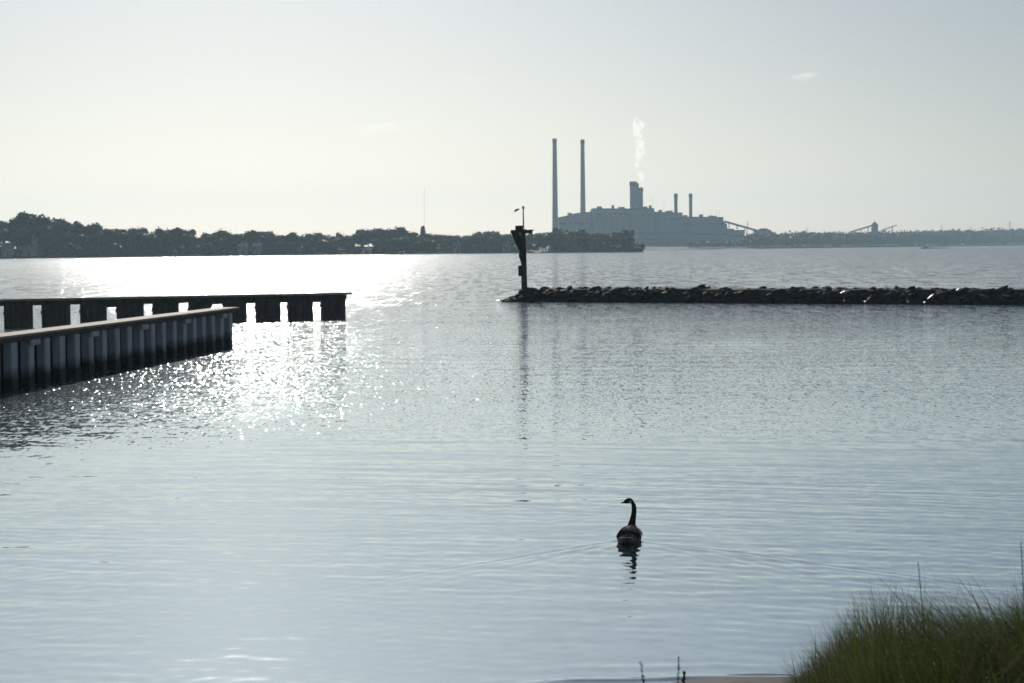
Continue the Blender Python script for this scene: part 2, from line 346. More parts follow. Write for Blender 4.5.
def tree_meshes(kind):
    cr=MB(); tr=MB()
    # unit tree: height 1 (scaled up), crown down to 0.1
    H=20.0
    if kind=='round': lobes=[(0,0,.62,.30,.30)]+[(random.uniform(-.24,.24),random.uniform(-.2,.2),random.uniform(.3,.8),random.uniform(.13,.22),random.uniform(.12,.2)) for _ in range(9)]
    elif kind=='tall': lobes=[(0,0,.55,.2,.36)]+[(random.uniform(-.13,.13),random.uniform(-.13,.13),random.uniform(.25,.88),random.uniform(.1,.15),random.uniform(.1,.16)) for _ in range(9)]
    elif kind=='pointed': lobes=[(0,0,.14+.72*t,.05+.20*(1-t),.12) for t in (0,.2,.4,.6,.8,.98)]
    else: lobes=[(0,0,.5,.38,.32)]+[(random.uniform(-.36,.36),random.uniform(-.25,.25),random.uniform(.25,.72),random.uniform(.14,.22),random.uniform(.12,.2)) for _ in range(11)]
    for x,y,z,rx,rz in lobes: clumps(cr,(x*H,y*H,z*H),rx*H,rz*H,70,1.0)
    tr.tube([(0,0,-.5),(.1,0,H*.12),(0,.1,H*.3),(.2,0,H*.62)],[.55,.42,.34,.12],7)
    for k in range(5):
        a=random.uniform(0,6.28); z0=H*random.uniform(.2,.45); l=H*random.uniform(.15,.28)
        tr.tube([(0,0,z0),(math.cos(a)*l*.5,math.sin(a)*l*.5,z0+l*.4),(math.cos(a)*l,math.sin(a)*l,z0+l)],[.22,.14,.05],5)
    return cr,tr
protos=[]
for i,k in enumerate(['round','tall','broad','round','broad','tall','pointed','round']):
    c,t=tree_meshes(k); e=empty('tree',(0,0,-50))
    c.build('crown',M['leaf_a'] if i%2==0 else M['leaf_b'],e,recalc=False); t.build('trunk',M['bark'],e)
    protos.append([e,k,False])
TOP=[(-160,222),(-60,219),(0,219.5),(12,219),(20,214.5),(28,212.5),(34,215),(42,219),(50,217),(57,218),(64,222),(74,224),(80,223),(86,221),(98,222),(104,227),(112,228),(122,228),(128,229),(132,226),(140,227),(150,226),(160,226),(170,228),(185,229),(196,232),(210,231),(217,228.5),(230,229),(240,230),(250,228.5),(258,231),(265,229.5),(275,230),(283,232),(290,230.5),(300,233),(315,231),(325,233),(335,230.5),(345,231),(358,233),(365,231),(370,227.5),(382,226.5),(390,229),(397,226),(403,228),(410,232),(415,233),(423,227),(433,230),(437,234),(445,234),(455,234.5),(463,232),(470,232),(475,230),(485,229),(495,227.5),(498,231),(505,232),(515,230),(525,231),(535,231),(540,227.5),(546,230),(553,228),(560,226),(575,226),(583,229),(588,234.5),(598,232),(608,234),(615,231),(622,228),(630,231),(638,236)]
tx=[a for a,b in TOP]; ty=[b for a,b in TOP]
KL={'round':('round crowned tree in the dark wooded line of the far left shore','round crowned trees of the far left shore'),
    'tall':('narrow upright tree in the dark wooded line of the far left shore','narrow upright trees of the far left shore'),
    'broad':('low spreading tree in the dark wooded line of the far left shore','low spreading trees of the far left shore'),
    'pointed':('small pointed evergreen in the dark wooded line of the far left shore','pointed evergreens of the far left shore')}
KD={'round':'round crowned dark tree','tall':'narrow upright dark tree','broad':'low spreading dark tree','pointed':'pointed evergreen'}
KG={'round':'round crowned trees','tall':'narrow upright trees','broad':'low spreading trees','pointed':'pointed evergreens'}
def shoreY(px): return CAMZ*FPX/(float(shore_y(px))-hor(px))
def place_tree(px, topy, depth, kidx, label=None, wide=None):
    pr=protos[kidx]; k=pr[1]
    o = pr[0] if not pr[2] else copy_tree(pr[0]); pr[2]=True
    Yd=shoreY(px)+depth; P=pt(px,topy,Yd); gz=float(groundh(P.x,Yd))
    h=P.z-gz
    sc=h/20.0*(1.0 if k!='pointed' else 1.0)/0.93
    o.location=(P.x,Yd,gz-.2); w=wide or random.uniform(.85,1.25)
    o.scale=(sc*w,sc*w,sc); o.rotation_euler=(0,0,random.uniform(0,6.28))
    seg=['left of the tallest tree','between tallest tree and tiny white house','between tiny white house and white roofed pair','between white roofed houses and radio mast','between radio mast and channel marker','on the point below the power station']
    sg=seg[int(np.searchsorted([20,172,262,424,520],px))]
    row='at the waterline, ' if depth<14 and topy>float(np.interp(px,tx,ty))+1.5 else ''
    tag(o,label or (KD[k]+', '+row+sg),'tree',None if label else KG[k]+' '+sg); return o
spec=[(28,213.2,3,'tallest tree of the far left shore, rising above the wood near the picture edge'),
      (423,226.5,6,'pointed tree standing above a dip in the wood, below the thin radio mast'),
      (397,226.3,0,'round tree bulging above the wood just left of the pointed tree'),
      (493,227.5,2,'broad flat topped tree in the wood just left of the channel marker'),
      (567,226,4,'broad dark tree on the point below the two tall chimneys'),
      (599,232.5,3,'small low tree on the point between two larger rounded trees'),
      (624,229,7,'rounded tree near the tip of the wooded point in front of the power station')]
px=-120.0
while px<636:
    near=[s for s in spec if abs(s[0]-px)<6]
    if not near:
        y=float(np.interp(px,tx,ty)); k=random.choice([0,1,2,3,4,5,7,0,2])
        place_tree(px, y+random.uniform(-.4,1.3), random.uniform(12,60), k)
    px+=random.uniform(5.8,9.2)
for px,y,k,l in spec: place_tree(px,y,30,k,l,1.15)
px=-118.0
HPX=[8,29,78,242.5,257,365,457,506]
while px<630:
    if min(abs(px-a) for a in HPX)<9: px+=3; continue
    y=float(np.interp(px,tx,ty)); y0=float(shore_y(px))
    place_tree(px, y+(y0-y)*random.uniform(.12,.45), random.uniform(6,14) , random.choice([2,0,4,3,7]),wide=1.25)
    px+=random.uniform(10,17)
# undergrowth along the water's edge (uncountable)
ug=MB(); px=-140.0
while px<641:
    Yd=shoreY(px)+random.uniform(7,30); P=pt(px,250,Yd); gz=float(groundh(P.x,Yd)); h=random.uniform(2.0,5.0)
    if not (520<px<556 and Yd<shoreY(px)+22):
        clumps(ug,(P.x,Yd,gz+h*.35),random.uniform(3,5.5),h*.65,26,.9)
    px+=random.uniform(1.6,3.2)
tag(ug.build('undergrowth',M['leaf_b'],recalc=False),'low tangled bushes along the water edge of the far left shore','undergrowth',kind='stuff')
# far woods to the right: one mass
fw=MB(); FT=[(560,236),(700,238),(744,234),(755,232.5),(770,231.5),(780,232.8),(790,230.8),(800,231.2),(820,231.2),(850,231.8),(880,230.4),(900,230.4),(930,229.3),(960,229.3),(990,228.4),(1024,227.8),(1180,226)]
def farY(px): return CAMZ*FPX/max(float(far_y(px))-hor(px),1.6)
px=690.0
while px<1170:
    Ysh=min(farY(px),4500); y=float(np.interp(px,[a for a,b in FT],[b for a,b in FT]))
    for lay in range(3):
        Yd=Ysh+30+lay*random.uniform(25,60)
        if lay<2: topy=y+random.uniform(1,7) if px>745 else 243+random.uniform(-3,2)
        else: topy=y+random.uniform(-.1,.7) if px>745 else 240
        P=pt(px+random.uniform(-1,1),topy,Yd); h=max(P.z-2.5,4)
        clumps(fw,(P.x,Yd,2.5+h*.5),max(h*.5,5),h*.50,40,h*.07+.6)
    px+=random.uniform(2.4,4.4)
tag(fw.build('distant_wood',M['leaf_a'],recalc=False),'hazy blue grey wood along the far right shore','wood',kind='stuff')

# ------------------------------------------------------------------ houses among the trees
HOUSES=[]
def house(px, eavey, w, h, roofm, depth, label, wallm='brick', rz=0.0, dz=0):
    depth=max(depth,1.5); Yd=shoreY(px)+depth; P=pt(px,eavey,Yd); z0=float(groundh(P.x,Yd)); h=min(h,P.z-z0) 
    e=empty('house',(P.x,Yd,z0),rz); tag(e,label,'house','houses among the trees of the far shore')
    zb=max(P.z-z0-h,0)
    d=w*.7
    a=MB(); a.box((0,0,(h+zb)/2),(w,d,h+zb)); a.build('wall',M[wallm],e)
    r_=MB(); t=h+zb; o=.5
    r_.add([(-w/2-o,-d/2-o,t),(w/2+o,-d/2-o,t),(w/2+o,d/2+o,t),(-w/2-o,d/2+o,t),(-w/2-o,0,t+h*.55),(w/2+o,0,t+h*.55)],[(0,1,5,4),(2,3,4,5),(0,4,3),(1,2,5),(3,2,1,0)])
    rf=r_.build('roof',M[roofm],e)
    c=MB(); c.box((w*.25,d*.1,t+h*.5),(.8,.8,h*.7)); c.build('chimney',M['brick'],rf)
    n=max(2,int(w/3.5))
    for i in range(n):
        x=(-.5+(i+.5)/n)*w
        wf=MB(); wf.box((x,-d/2-.03,t-h*.45),(1.3,.1,1.5)); f=wf.build('window',M['white'],e)
        g_=MB(); g_.box((x,-d/2-.07,t-h*.45),(1.05,.08,1.25)); g_.build('pane',M['glass'],f)
    dd=MB(); dd.box((w*.08,-d/2-.04,1.1),(1,.1,2.1)); dd.build('door',M['roof_red'],e)
house(8,246.3,5,3,'roof',7,'pale house low among the trees at the left edge of the far shore','brick')
house(29,241.8,8.5,4,'roof',9,'large house with a grey roof in the wood below the tallest tree','brick')
house(78,247.2,4.5,3,'roof',8,'small house deep in the shade of the wood, right of the large grey roofed house','brick')
house(175,252.2,1.8,1.4,'roof',1.5,'tiny bright white house standing alone at the water of the far shore','white')
house(242.5,246.0,5,2.2,'white',8,'left one of two low houses with white roofs in the wood','brick')
house(257,245.8,4,2.4,'white',8,'right one of two low houses with white roofs in the wood','brick')
house(365,250,7,2.6,'roof',6,'long blue grey house near the water under the wood','brick')
house(402,252.2,2.4,1.6,'white',1.5,'small white boathouse at the water below the wood','white')
house(457,245,4,3,'roof',8,'grey gabled house half hidden where the wood is low','brick')
house(506,245.5,4,3,'roof',7,'grey house in the trees just left of the channel marker','brick')
# lattice radio mast
def mast(px, basey, topy, Yd, w, name, label, cat, group=None):
    B=pt(px,basey,Yd); T=pt(px,topy,Yd); h=T.z-1.0
    e=empty(name,(B.x,Yd,1.0)); tag(e,label,cat,group)
    a=MB()
    for dx,dy in ((-w,-w*.6),(w,-w*.6),(0,w)): a.tube([(dx,dy,0),(dx*.35,dy*.35,h)],.035,4)
    n=int(h/(w*3))+2
    for i in range(n):
        z0=h*i/n; z1=h*(i+1)/n; k0=1-.65*i/n; k1=1-.65*(i+1)/n
        a.tube([(-w*k0,-w*.6*k0,z0),(w*k1,-w*.6*k1,z1)],.02,3); a.tube([(w*k0,-w*.6*k0,z0),(0,w*k1,z1)],.02,3)
    a.build('lattice',M['metal'],e)
    b=MB(); b.tube([(0,0,h),(0,0,h+2.5)],.05,4); b.build('antenna',M['metal'],e)
mast(424.6,230,188,1900,.4,'radio_mast','very thin pale radio mast rising above the wooded shore','mast')

# ------------------------------------------------------------------ power station
PY=2600.0
def pz(px,py,Y=PY): return pt(px,py,Y).z
def pxx(px,Y=PY): return pt(px,245,Y).x
def chimney(px, topy, wtop, wbot, Y, m, label, group, bands=True, name='chimney_stack', botpy=247):
    T=pt(px,topy,Y); h=T.z-2; e=empty(name,(T.x,Y,2)); tag(e,label,'chimney',group)
    k=Y/FPX; rt=wtop*k/2; rb=wbot*k/2
    a=MB(); n=12; a.tube([(0,0,h*i/n) for i in range(n+1)],[rb+(rt-rb)*(i/n)**.8 for i in range(n+1)],20); a.build('shaft',m,e,smooth=False)
    b=MB(); b.tube([(0,0,h-.5),(0,0,h-3.6)],rt*1.10,20); b.tube([(0,0,h-3.6),(0,0,h-4.6)],rt*1.22,20); b.build('rim',M['darkband'],e)
    if bands:
        for f in (.35,.62,.85):
            c=MB(); rr_=(rb+(rt-rb)*f**.8); c.tube([(0,0,h*f),(0,0,h*f+.9)],rr_*1.12,20); c.build('platform',M['metal'],e)
    l=MB(); l.tube([(0,-rb*1.02,0),(0,-rt*1.06,h)],.35,4); l.build('ladder',M['metal'],e)
GS='tall chimneys of the power station'
chimney(554.6,138.5,4.0,6.6,2600,M['concrete'],'taller left chimney of the tapered pair behind the wooded point',GS)
chimney(582.5,139.5,3.8,6.2,2650,M['concrete'],'right chimney of the tapered pair, rising from the sloping roof',GS)
G2='thick chimneys in the middle of the power station'
chimney(633.2,181.5,6.8,7.2,2640,M['cladding'],'thick square topped chimney, tallest of the cluster beside the smoke',G2,False)
chimney(636.6,183,4.0,4.4,2600,M['cladding'],'middle chimney of the cluster, tucked against the thickest one',G2,False)
chimney(640.6,187.5,4.6,5.0,2620,M['cladding2'],'lowest paler chimney of the cluster, from which smoke rises',G2,False)
G3='short slim chimneys on the right of the power station'
chimney(675.8,193.5,3.4,3.4,2580,M['roof_red'],'left one of two slim dark chimneys above the long hall',G3)
chimney(690.6,193.5,3.2,3.2,2590,M['concrete'],'right one of two slim dark chimneys above the long hall',G3)

def block(name,label,poly,Y0,Y1,wall,bands=(),cols=0,roofbits=(),cat='building'):
    """outline poly [(px,py)..] of a hall facing the camera, closed down to the ground, with its own depth"""
    xs=[pxx(a,Y0) for a,b in poly]; zs=[pz(a,b,Y0) for a,b in poly]
    x0=xs[0]; e=empty(name,(x0,Y0,1.5)); tag(e,label,cat,'halls of the power station')
    P=[(x-x0,z-1.5) for x,z in zip(xs,zs)]
    full=[(0,0)]+P+[(P[-1][0],0)]
    a=MB(); a.prism(full,0,Y1-Y0); a.build('wall',wall,e)
    rf=MB()
    for (xa,za),(xb,zb) in zip(P[:-1],P[1:]):
        if xb-xa<1.5: continue
        rf.add([(xa-.3,-.6,za+.05),(xb+.3,-.6,zb+.05),(xb+.3,Y1-Y0,zb+.05),(xa-.3,Y1-Y0,za+.05),(xa-.3,-.6,za+.9),(xb+.3,-.6,zb+.9),(xb+.3,Y1-Y0,zb+.9),(xa-.3,Y1-Y0,za+.9)],
               [(3,2,1,0),(4,5,6,7),(0,1,5,4),(1,2,6,5),(2,3,7,6),(3,0,4,7)])
    rf=rf.build('roof',M['darkband'],e)
    W=P[-1][0]; zmin=min(z for x,z in P)
    for f,hh,mm in bands:
        b=MB(); b.box((W/2,-.25,zmin*f),(W*.97,.5,hh)); b.build('window_band',M[mm],e)
    for k in range(cols):
        b=MB(); b.box((W*(k+.5)/cols,-.45,zmin*.48),(1.1,.9,zmin*.94)); b.build('pier',M['cladding'],e)
    for (bx,bh,bw) in roofbits:
        X_=pxx(bx,Y0)-x0; zt=float(np.interp(X_,[p_[0] for p_ in P],[p_[1] for p_ in P]))
        b=MB(); b.box((X_,12,zt+bh/2+.9),(bw,8,bh)); b.build('roof_unit',M['cladding'],rf)
block('power_station_hall','wide low hall with a gently sloping roof between the two tall chimneys',[(559,218),(566,216.6),(575,214),(593,212.2)],2592,2680,M['cladding'],((.82,2.2,'darkband'),(.45,1.6,'cladding2')),6,((570,2.5,5),))
block('power_station_hall','flat roofed boiler hall left of the smoking chimneys',[(593.4,209),(631.5,209.3)],2570,2660,M['cladding2'],((.88,2,'darkband'),(.62,1.5,'cladding'),(.35,2.5,'darkband')),7,((600,2.5,6),(613.5,4,3),(622,2,8)))
block('power_station_hall','highest boiler hall directly behind and right of the smoking chimneys',[(631.8,209.6),(640,208.7),(654.5,209)],2560,2655,M['cladding'],((.86,2,'darkband'),(.5,2,'cladding2')),4,((646,2,5),(651,3.5,3)))
block('power_station_hall','long stepped hall below the left slim chimney',[(654.8,212.4),(682.6,213.4)],2565,2650,M['cladding'],((.84,1.8,'darkband'),(.55,1.6,'cladding2'),(.3,2,'darkband')),5,((661,2.5,4),(670,2,8)))
block('power_station_hall','lower right hall below the right slim chimney, with roof vents',[(682.9,217.3),(723.5,217.8)],2570,2640,M['cladding'],((.8,1.8,'darkband'),(.5,1.4,'cladding2')),6,((686,2,5),(702,3,4.5),(712,1.8,5),(716,1.4,4)))
block('power_station_hall','narrow stepped end block where the conveyor meets the plant',[(723.8,222.3),(727,225.2),(727.4,229)],2575,2630,M['cladding2'],((.8,1.2,'darkband'),),2)
block('power_station_hall','low outbuilding at the foot of the conveyor bridge',[(727.7,229.3),(733.5,229.5),(735,231),(744.5,230.6)],2560,2610,M['cladding'],((.7,1.5,'darkband'),),4)
block('pump_house','long low pump house along the water in front of the plant',[(644,240.2),(700,240.8),(740,241.0)],2500,2530,M['cladding2'],((.75,1.0,'darkband'),(.35,.8,'darkband')),12)
block('storage_shed','broad low storage shed in the middle row of the plant',[(640,233.6),(662,233.4),(700,234.2),(728,234.8)],2535,2558,M['cladding'],((.9,1.0,'cladding2'),),10)
block('transfer_house','small hip roofed transfer house at the low end of the conveyor bridge',[(756,231.3),(760.5,229.2),(766.5,229.0),(771.5,231.5)],2640,2665,M['cladding'],((.6,1,'darkband'),),2)
block('storage_shed','dull white shed at the shore right of the plant',[(751,241.3),(753,240.4),(759.5,240.4),(761,241.3)],2470,2490,M['white'],(),2)
block('storage_shed','pale shed in the trees farther right along the shore',[(784,242.8),(786,242.0),(791,242.0),(793,242.8)],2600,2620,M['white'],(),2)

def conveyor(a, b, Y, label, legs=3, th=2.2):
    A=pt(a[0],a[1],Y); B=pt(b[0],b[1],Y); e=empty('conveyor_bridge',(A.x,Y,2)); tag(e,label,'conveyor','inclined conveyors of the power station')
    g_=MB(); u=Vector((B.x-A.x,0,B.z-A.z)); n=Vector((-u.z,0,u.x)).normalized()*th/2
    pa=Vector((0,0,A.z-2)); pb=pa+u
    g_.prism([((pa-n).x,(pa-n).z),((pb-n).x,(pb-n).z),((pb+n).x,(pb+n).z),((pa+n).x,(pa+n).z)],-1.6,1.6); g_.build('gallery',M['cladding'],e)
    for i in range(legs):
        t=(i+.6)/(legs+.2); q=pa+u*t
        l=MB(); 
        for s in (-1,1): l.tube([(q.x+s*2.2,0,0),(q.x+s*.5,0,q.z)],.35,5)
        l.tube([(q.x-1.4,0,q.z*.5),(q.x+1.4,0,q.z*.5)],.2,4); l.build('trestle',M['metal'],e)
conveyor((724,221.3),(758.5,231.0),2600,'long sloping conveyor bridge running down right from the plant',4,2.4)
conveyor((849,232.5),(872.5,225.4),3050,'conveyor rising from the left to the pointed loading tower',3)
conveyor((881,230.5),(896.5,225.2),3050,'short conveyor boom sticking up right of the loading tower',2,1.4)
# loading tower
T0=pt(874.6,231,3050); e=empty('loading_tower',(T0.x,3050,2)); tag(e,'dark pointed loading tower standing above the far right wood','tower')
k=3050/FPX
zt=pz(874.6,225,3050)-2
a=MB(); a.box((0,0,zt/2),(5.8*k,8,zt)); a.build('wall',M['darkband'],e)
a=MB(); a.add([(-3.3*k,-4.5,zt),(3.3*k,-4.5,zt),(3.3*k,4.5,zt),(-3.3*k,4.5,zt),(-.5*k,-.7,zt+3.2*k),(.5*k,-.7,zt+3.2*k),(.5*k,.7,zt+3.2*k),(-.5*k,.7,zt+3.2*k)],[(0,1,5,4),(1,2,6,5),(2,3,7,6),(3,0,4,7),(4,5,6,7),(3,2,1,0)]); rf=a.build('roof',M['roof_red'],e)
a=MB(); a.tube([(0,0,zt+3*k),(0,0,zt+5.0*k)],.3,5); a.build('antenna',M['metal'],rf)
# pylons and roof masts
for i,(px_,ty_,Yd,l) in enumerate([(1010,221.5,3600,'hazy power pylon above the far wood near the right edge'),(942,224.5,3700,'hazy power pylon above the far wood, right of the loading tower'),(971,226,3900,'faintest power pylon between two others above the far wood'),(747.5,221,3000,'faint power pylon behind the conveyor bridge'),(807,226.5,3800,'small faint power pylon above the wood left of the loading tower')]):
    P=pt(px_,ty_,Yd); h=P.z-2; e=empty('power_pylon',(P.x,Yd,2)); tag(e,l,'pylon','power pylons beyond the shore')
    a=MB()
    for sx in (-1,1):
        for sy in (-1,1): a.tube([(sx*3.2,sy*3.2,0),(sx*.7,sy*.7,h*.6),(sx*.3,sy*.3,h)],.16,4)
    for i_ in range(7):
        z0=h*i_/7; z1=h*(i_+1)/7; w0=3.2-2.8*min(1,z0/h/.7); w1=3.2-2.8*min(1,z1/h/.7)
        a.tube([(-w0,-w0,z0),(w1,-w1,z1)],.09,3); a.tube([(w0,-w0,z0),(-w1,-w1,z1)],.09,3)
    a.build('lattice',M['metal'],e)
    for f,w in ((.72,6),(.85,5),(.96,3.5)):
        c=MB(); c.tube([(-w,0,h*f),(0,0,h*f+.7),(w,0,h*f)],.14,4); c.build('cross_arm',M['metal'],e)
for px_,ty_,l in [(652.7,196,'thin lattice mast on the roof of the highest hall'),(664,201,'short thin mast above the long stepped hall'),(711,210.8,'leftmost of three thin masts on the lower right hall'),(716.3,209.5,'middle of three thin masts on the lower right hall'),(719.6,210,'rightmost of three thin masts on the lower right hall')]:
    mast(px_,230,ty_,2600,.5,'roof_mast',l,'mast','thin masts over the power station')

# smoke
c_path=[(640.8,189,1.7),(641.6,182,2.6),(641.6,177,3.4),(640.0,172,4.0),(638.6,166,3.6),(638,160,4.4),(640.5,153,5.2),(640.8,146,5.6),(638.5,139,5.2),(638,131,5.4),(639,123,6.4),(640,118,4)]
sm=MB(); pts=[pt(a,b,2620) for a,b,c in c_path]; sm.tube(pts,[c*2620/FPX for a,b,c in c_path],16)
so=sm.build('smoke',[],smooth=True); tag(so,'thin plume of white smoke rising from the lowest thick chimney','smoke',kind='stuff')
m=bpy.data.materials.new('smoke'); m.use_nodes=True; nt=m.node_tree; nt.nodes.remove(nt.nodes['Principled BSDF']); L=nt.links.new
pv=nt.nodes.new('ShaderNodeVolumePrincipled'); pv.inputs['Color'].default_value=(.99,.99,.99,1); pv.inputs['Anisotropy'].default_value=.72
g=nt.nodes.new('ShaderNodeTexCoord'); nz=nt.nodes.new('ShaderNodeTexNoise'); nz.inputs['Scale'].default_value=.11; nz.inputs['Detail'].default_value=4; nz.inputs['Distortion'].default_value=.6
mr=nt.nodes.new('ShaderNodeMapRange'); mr.inputs['From Min'].default_value=.44; mr.inputs['From Max'].default_value=.68; mr.inputs['To Max'].default_value=.085
L(g.outputs['Object'],nz.inputs['Vector']); L(nz.outputs['Fac'],mr.inputs[0]); L(mr.outputs[0],pv.inputs['Density']); L(pv.outputs[0],nt.nodes['Material Output'].inputs['Volume'])
so.data.materials.append(m)

# clouds, far beyond the haze
def cloud(px_,py_,wpx,hpx,dens,label,Yd=9000):
    C_=pt(px_,py_,Yd); k=Yd/FPX
    b=bmesh.new(); bmesh.ops.create_icosphere(b,subdivisions=3,radius=1)
    for v in b.verts: v.co=Vector((v.co.x*wpx*k/2, v.co.y*wpx*k/3, v.co.z*hpx*k/2))
    me=bpy.data.meshes.new('cloud'); b.to_mesh(me); b.free(); o=bpy.data.objects.new('cloud',me); col.objects.link(o); o.location=C_
    tag(o,kind='structure')
    m=bpy.data.materials.new('cloud'); m.use_nodes=True; nt=m.node_tree; nt.nodes.remove(nt.nodes['Principled BSDF']); L=nt.links.new
    pv=nt.nodes.new('ShaderNodeVolumePrincipled'); pv.inputs['Color'].default_value=(1,1,1,1); pv.inputs['Anisotropy'].default_value=.6
    g=nt.nodes.new('ShaderNodeTexCoord'); mp=nt.nodes.new('ShaderNodeMapping'); mp.inputs['Scale'].default_value=(.6,1,1.6)
    nz=nt.nodes.new('ShaderNodeTexNoise'); nz.inputs['Scale'].default_value=2.2/(wpx*k)*3; nz.inputs['Detail'].default_value=5
    L(g.outputs['Object'],mp.inputs[0]); L(mp.outputs[0],nz.inputs['Vector'])
    sc=nt.nodes.new('ShaderNodeVectorMath'); sc.operation='MULTIPLY'; sc.inputs[1].default_value=(2/(wpx*k),3/(wpx*k),2/(hpx*k)); L(g.outputs['Object'],sc.inputs[0])
    ln=nt.nodes.new('ShaderNodeVectorMath'); ln.operation='LENGTH'; L(sc.outputs[0],ln.inputs[0])
    md=nt.nodes.new('ShaderNodeMapRange'); md.inputs['From Min'].default_value=1.0; md.inputs['From Max'].default_value=.2; md.inputs['To Min'].default_value=-.35; md.inputs['To Max'].default_value=.12; L(ln.outputs['Value'],md.inputs[0])
    ad=nt.nodes.new('ShaderNodeMath'); ad.operation='ADD'; L(md.outputs[0],ad.inputs[0]); L(nz.outputs['Fac'],ad.inputs[1])
    mr=nt.nodes.new('ShaderNodeMapRange'); mr.inputs['From Min'].default_value=.46; mr.inputs['From Max'].default_value=.66; mr.inputs['To Max'].default_value=dens; L(ad.outputs[0],mr.inputs[0])
    L(mr.outputs[0],pv.inputs['Density']); L(pv.outputs[0],nt.nodes['Material Output'].inputs['Volume'])
    me.materials.append(m)
cloud(805,76,62,16,.006,'')
cloud(470,80,50,24,.0016,'')
cloud(380,128,130,26,.0012,'')

# ------------------------------------------------------------------ motorboat under way
Bp=wat(925,248.6); e=empty('motorboat',Bp,0.0); tag(e,'small dark motorboat speeding left in front of the far right shore','motorboat')
def hull(mb,Lh,Wd,H,mi=0):
    S=[(-.5,.5,.9),(-.25,.8,.95),(.1,1,.85),(.5,.9,.8)]; V=[]; 
    for fx,fw,fh in S:
        V+=[(fx*Lh,-fw*Wd/2,fh*H),(fx*Lh+(.06*Lh if fx<-.4 else 0),0,-.15),(fx*Lh,fw*Wd/2,fh*H)]
    F=[]
    for i in range(3): a=i*3; F+=[(a,a+1,a+4,a+3),(a+1,a+2,a+5,a+4),(a,a+3,a+5,a+2)]
    F+=[(0,2,1),(9,10,11)]; mb.add(V,F,mi)
a=MB(); hull(a,6.5,2.2,1.1); a.build('hull',M['white'],e)
a=MB(); a.box((.4,0,1.35),(2.2,1.6,.8),taper=.8); a.build('cabin',M['black'],e)
a=MB(); a.add([(-.9,-.7,1.0),(-.9,.7,1.0),(-.4,.6,1.7),(-.4,-.6,1.7)],[(0,1,2,3)]); a.box((-.62,0,1.36),(.05,1.3,.5)); a.build('windscreen',M['glass'],e)
a=MB(); a.box((3.3,0,.75),(.5,.5,1.1)); a.build('outboard_motor',M['black'],e)
# its white wash
a=MB(); V=[];N_=26
for i in range(N_):
    x=2.8+i*.62; w=.35+.05*i
    for k in range(15):
        cx=x+random.uniform(-.3,.3); cy=random.uniform(-w,w)*1.4; s=random.uniform(.3,.7); zz=.3+random.uniform(0,.7)*(1-i/N_*.6)
        a.add([(cx-s,cy-s,.02),(cx+s,cy-s*.8,.02),(cx+s*.8,cy+s,.02),(cx-s*.9,cy+s,.02),(cx,cy,zz+.15)],[(0,1,4),(1,2,4),(2,3,4),(3,0,4)])
for k in range(20):
    cx=-3.3+random.uniform(-.8,1); cy=random.uniform(-1.4,1.4); s=random.uniform(.2,.4)
    a.add([(cx-s,cy-s,.02),(cx+s,cy-s,.02),(cx+s,cy+s,.02),(cx-s,cy+s,.02),(cx,cy,.6)],[(0,1,4),(1,2,4),(2,3,4),(3,0,4)])
M['foam']=mat('white_foam',(.9,.92,.93),(.8,.82,.84),2,.28,spec=1.0)
nt=M['foam'].node_tree; tr=nt.nodes.new('ShaderNodeBsdfTranslucent'); tr.inputs[0].default_value=(.85,.88,.9,1); mx=nt.nodes.new('ShaderNodeMixShader'); mx.inputs[0].default_value=.7
nt.links.new(nt.nodes['Principled BSDF'].outputs[0],mx.inputs[1]); nt.links.new(tr.outputs[0],mx.inputs[2]); nt.links.new(mx.outputs[0],nt.nodes['Material Output'].inputs[0])
w=a.build('boat_wash',M['foam'],recalc=False); w.location=Bp; tag(w,'white wash trailing behind the small motorboat','wash',kind='stuff')

# ------------------------------------------------------------------ rock breakwater
def bw_front(px_): return wat(px_, np.interp(px_,[497,1100],[301.8,305.3]))
def rock_mesh(seed, flat=1.0):
    b=bmesh.new(); bmesh.ops.create_icosphere(b,subdivisions=3,radius=.5)
    off=Vector((seed*7.3,seed*3.1,seed))
    pl=[]
    rr=random.Random(seed)
    for _ in range(16): 
        d=Vector((rr.gauss(0,1),rr.gauss(0,1),rr.gauss(0,1))).normalized(); pl.append((d,rr.uniform(.24,.42)))
    for v in b.verts:
        c=v.co.copy()
        for d,t in pl:
            k=c.dot(d)
            if k>t: c-=d*(k-t)*.99
        c+=c.normalized()*.03*mnoise.noise(c*6+off); v.co=c
    me=bpy.data.meshes.new('rock'); b.to_mesh(me); b.free(); return me
M['rock']=mat('dark_wet_rock',(0.05,0.048,0.046),(0.022,0.021,0.021),1.4,.8,bump=.02,detail=8)
M['rock_pale_glint']=mat('pale_glint_rock',(0.88,0.84,0.76),(0.75,0.7,0.62),1.4,.35,bump=.02,detail=8)  # pale colour raised to stand in for wet shine and glints
rm=[rock_mesh(i+1) for i in range(10)]
for k in rm: k.materials.append(M['rock'])
pm=[rock_mesh(i+30) for i in range(3)]
for k in pm: k.materials.append(M['rock_pale_glint'])
ends=[bw_front(500),bw_front(1085)]
bdir=(ends[1]-ends[0]).normalized(); bn=Vector((-bdir.y,bdir.x,0)); LEN=(ends[1]-ends[0]).length
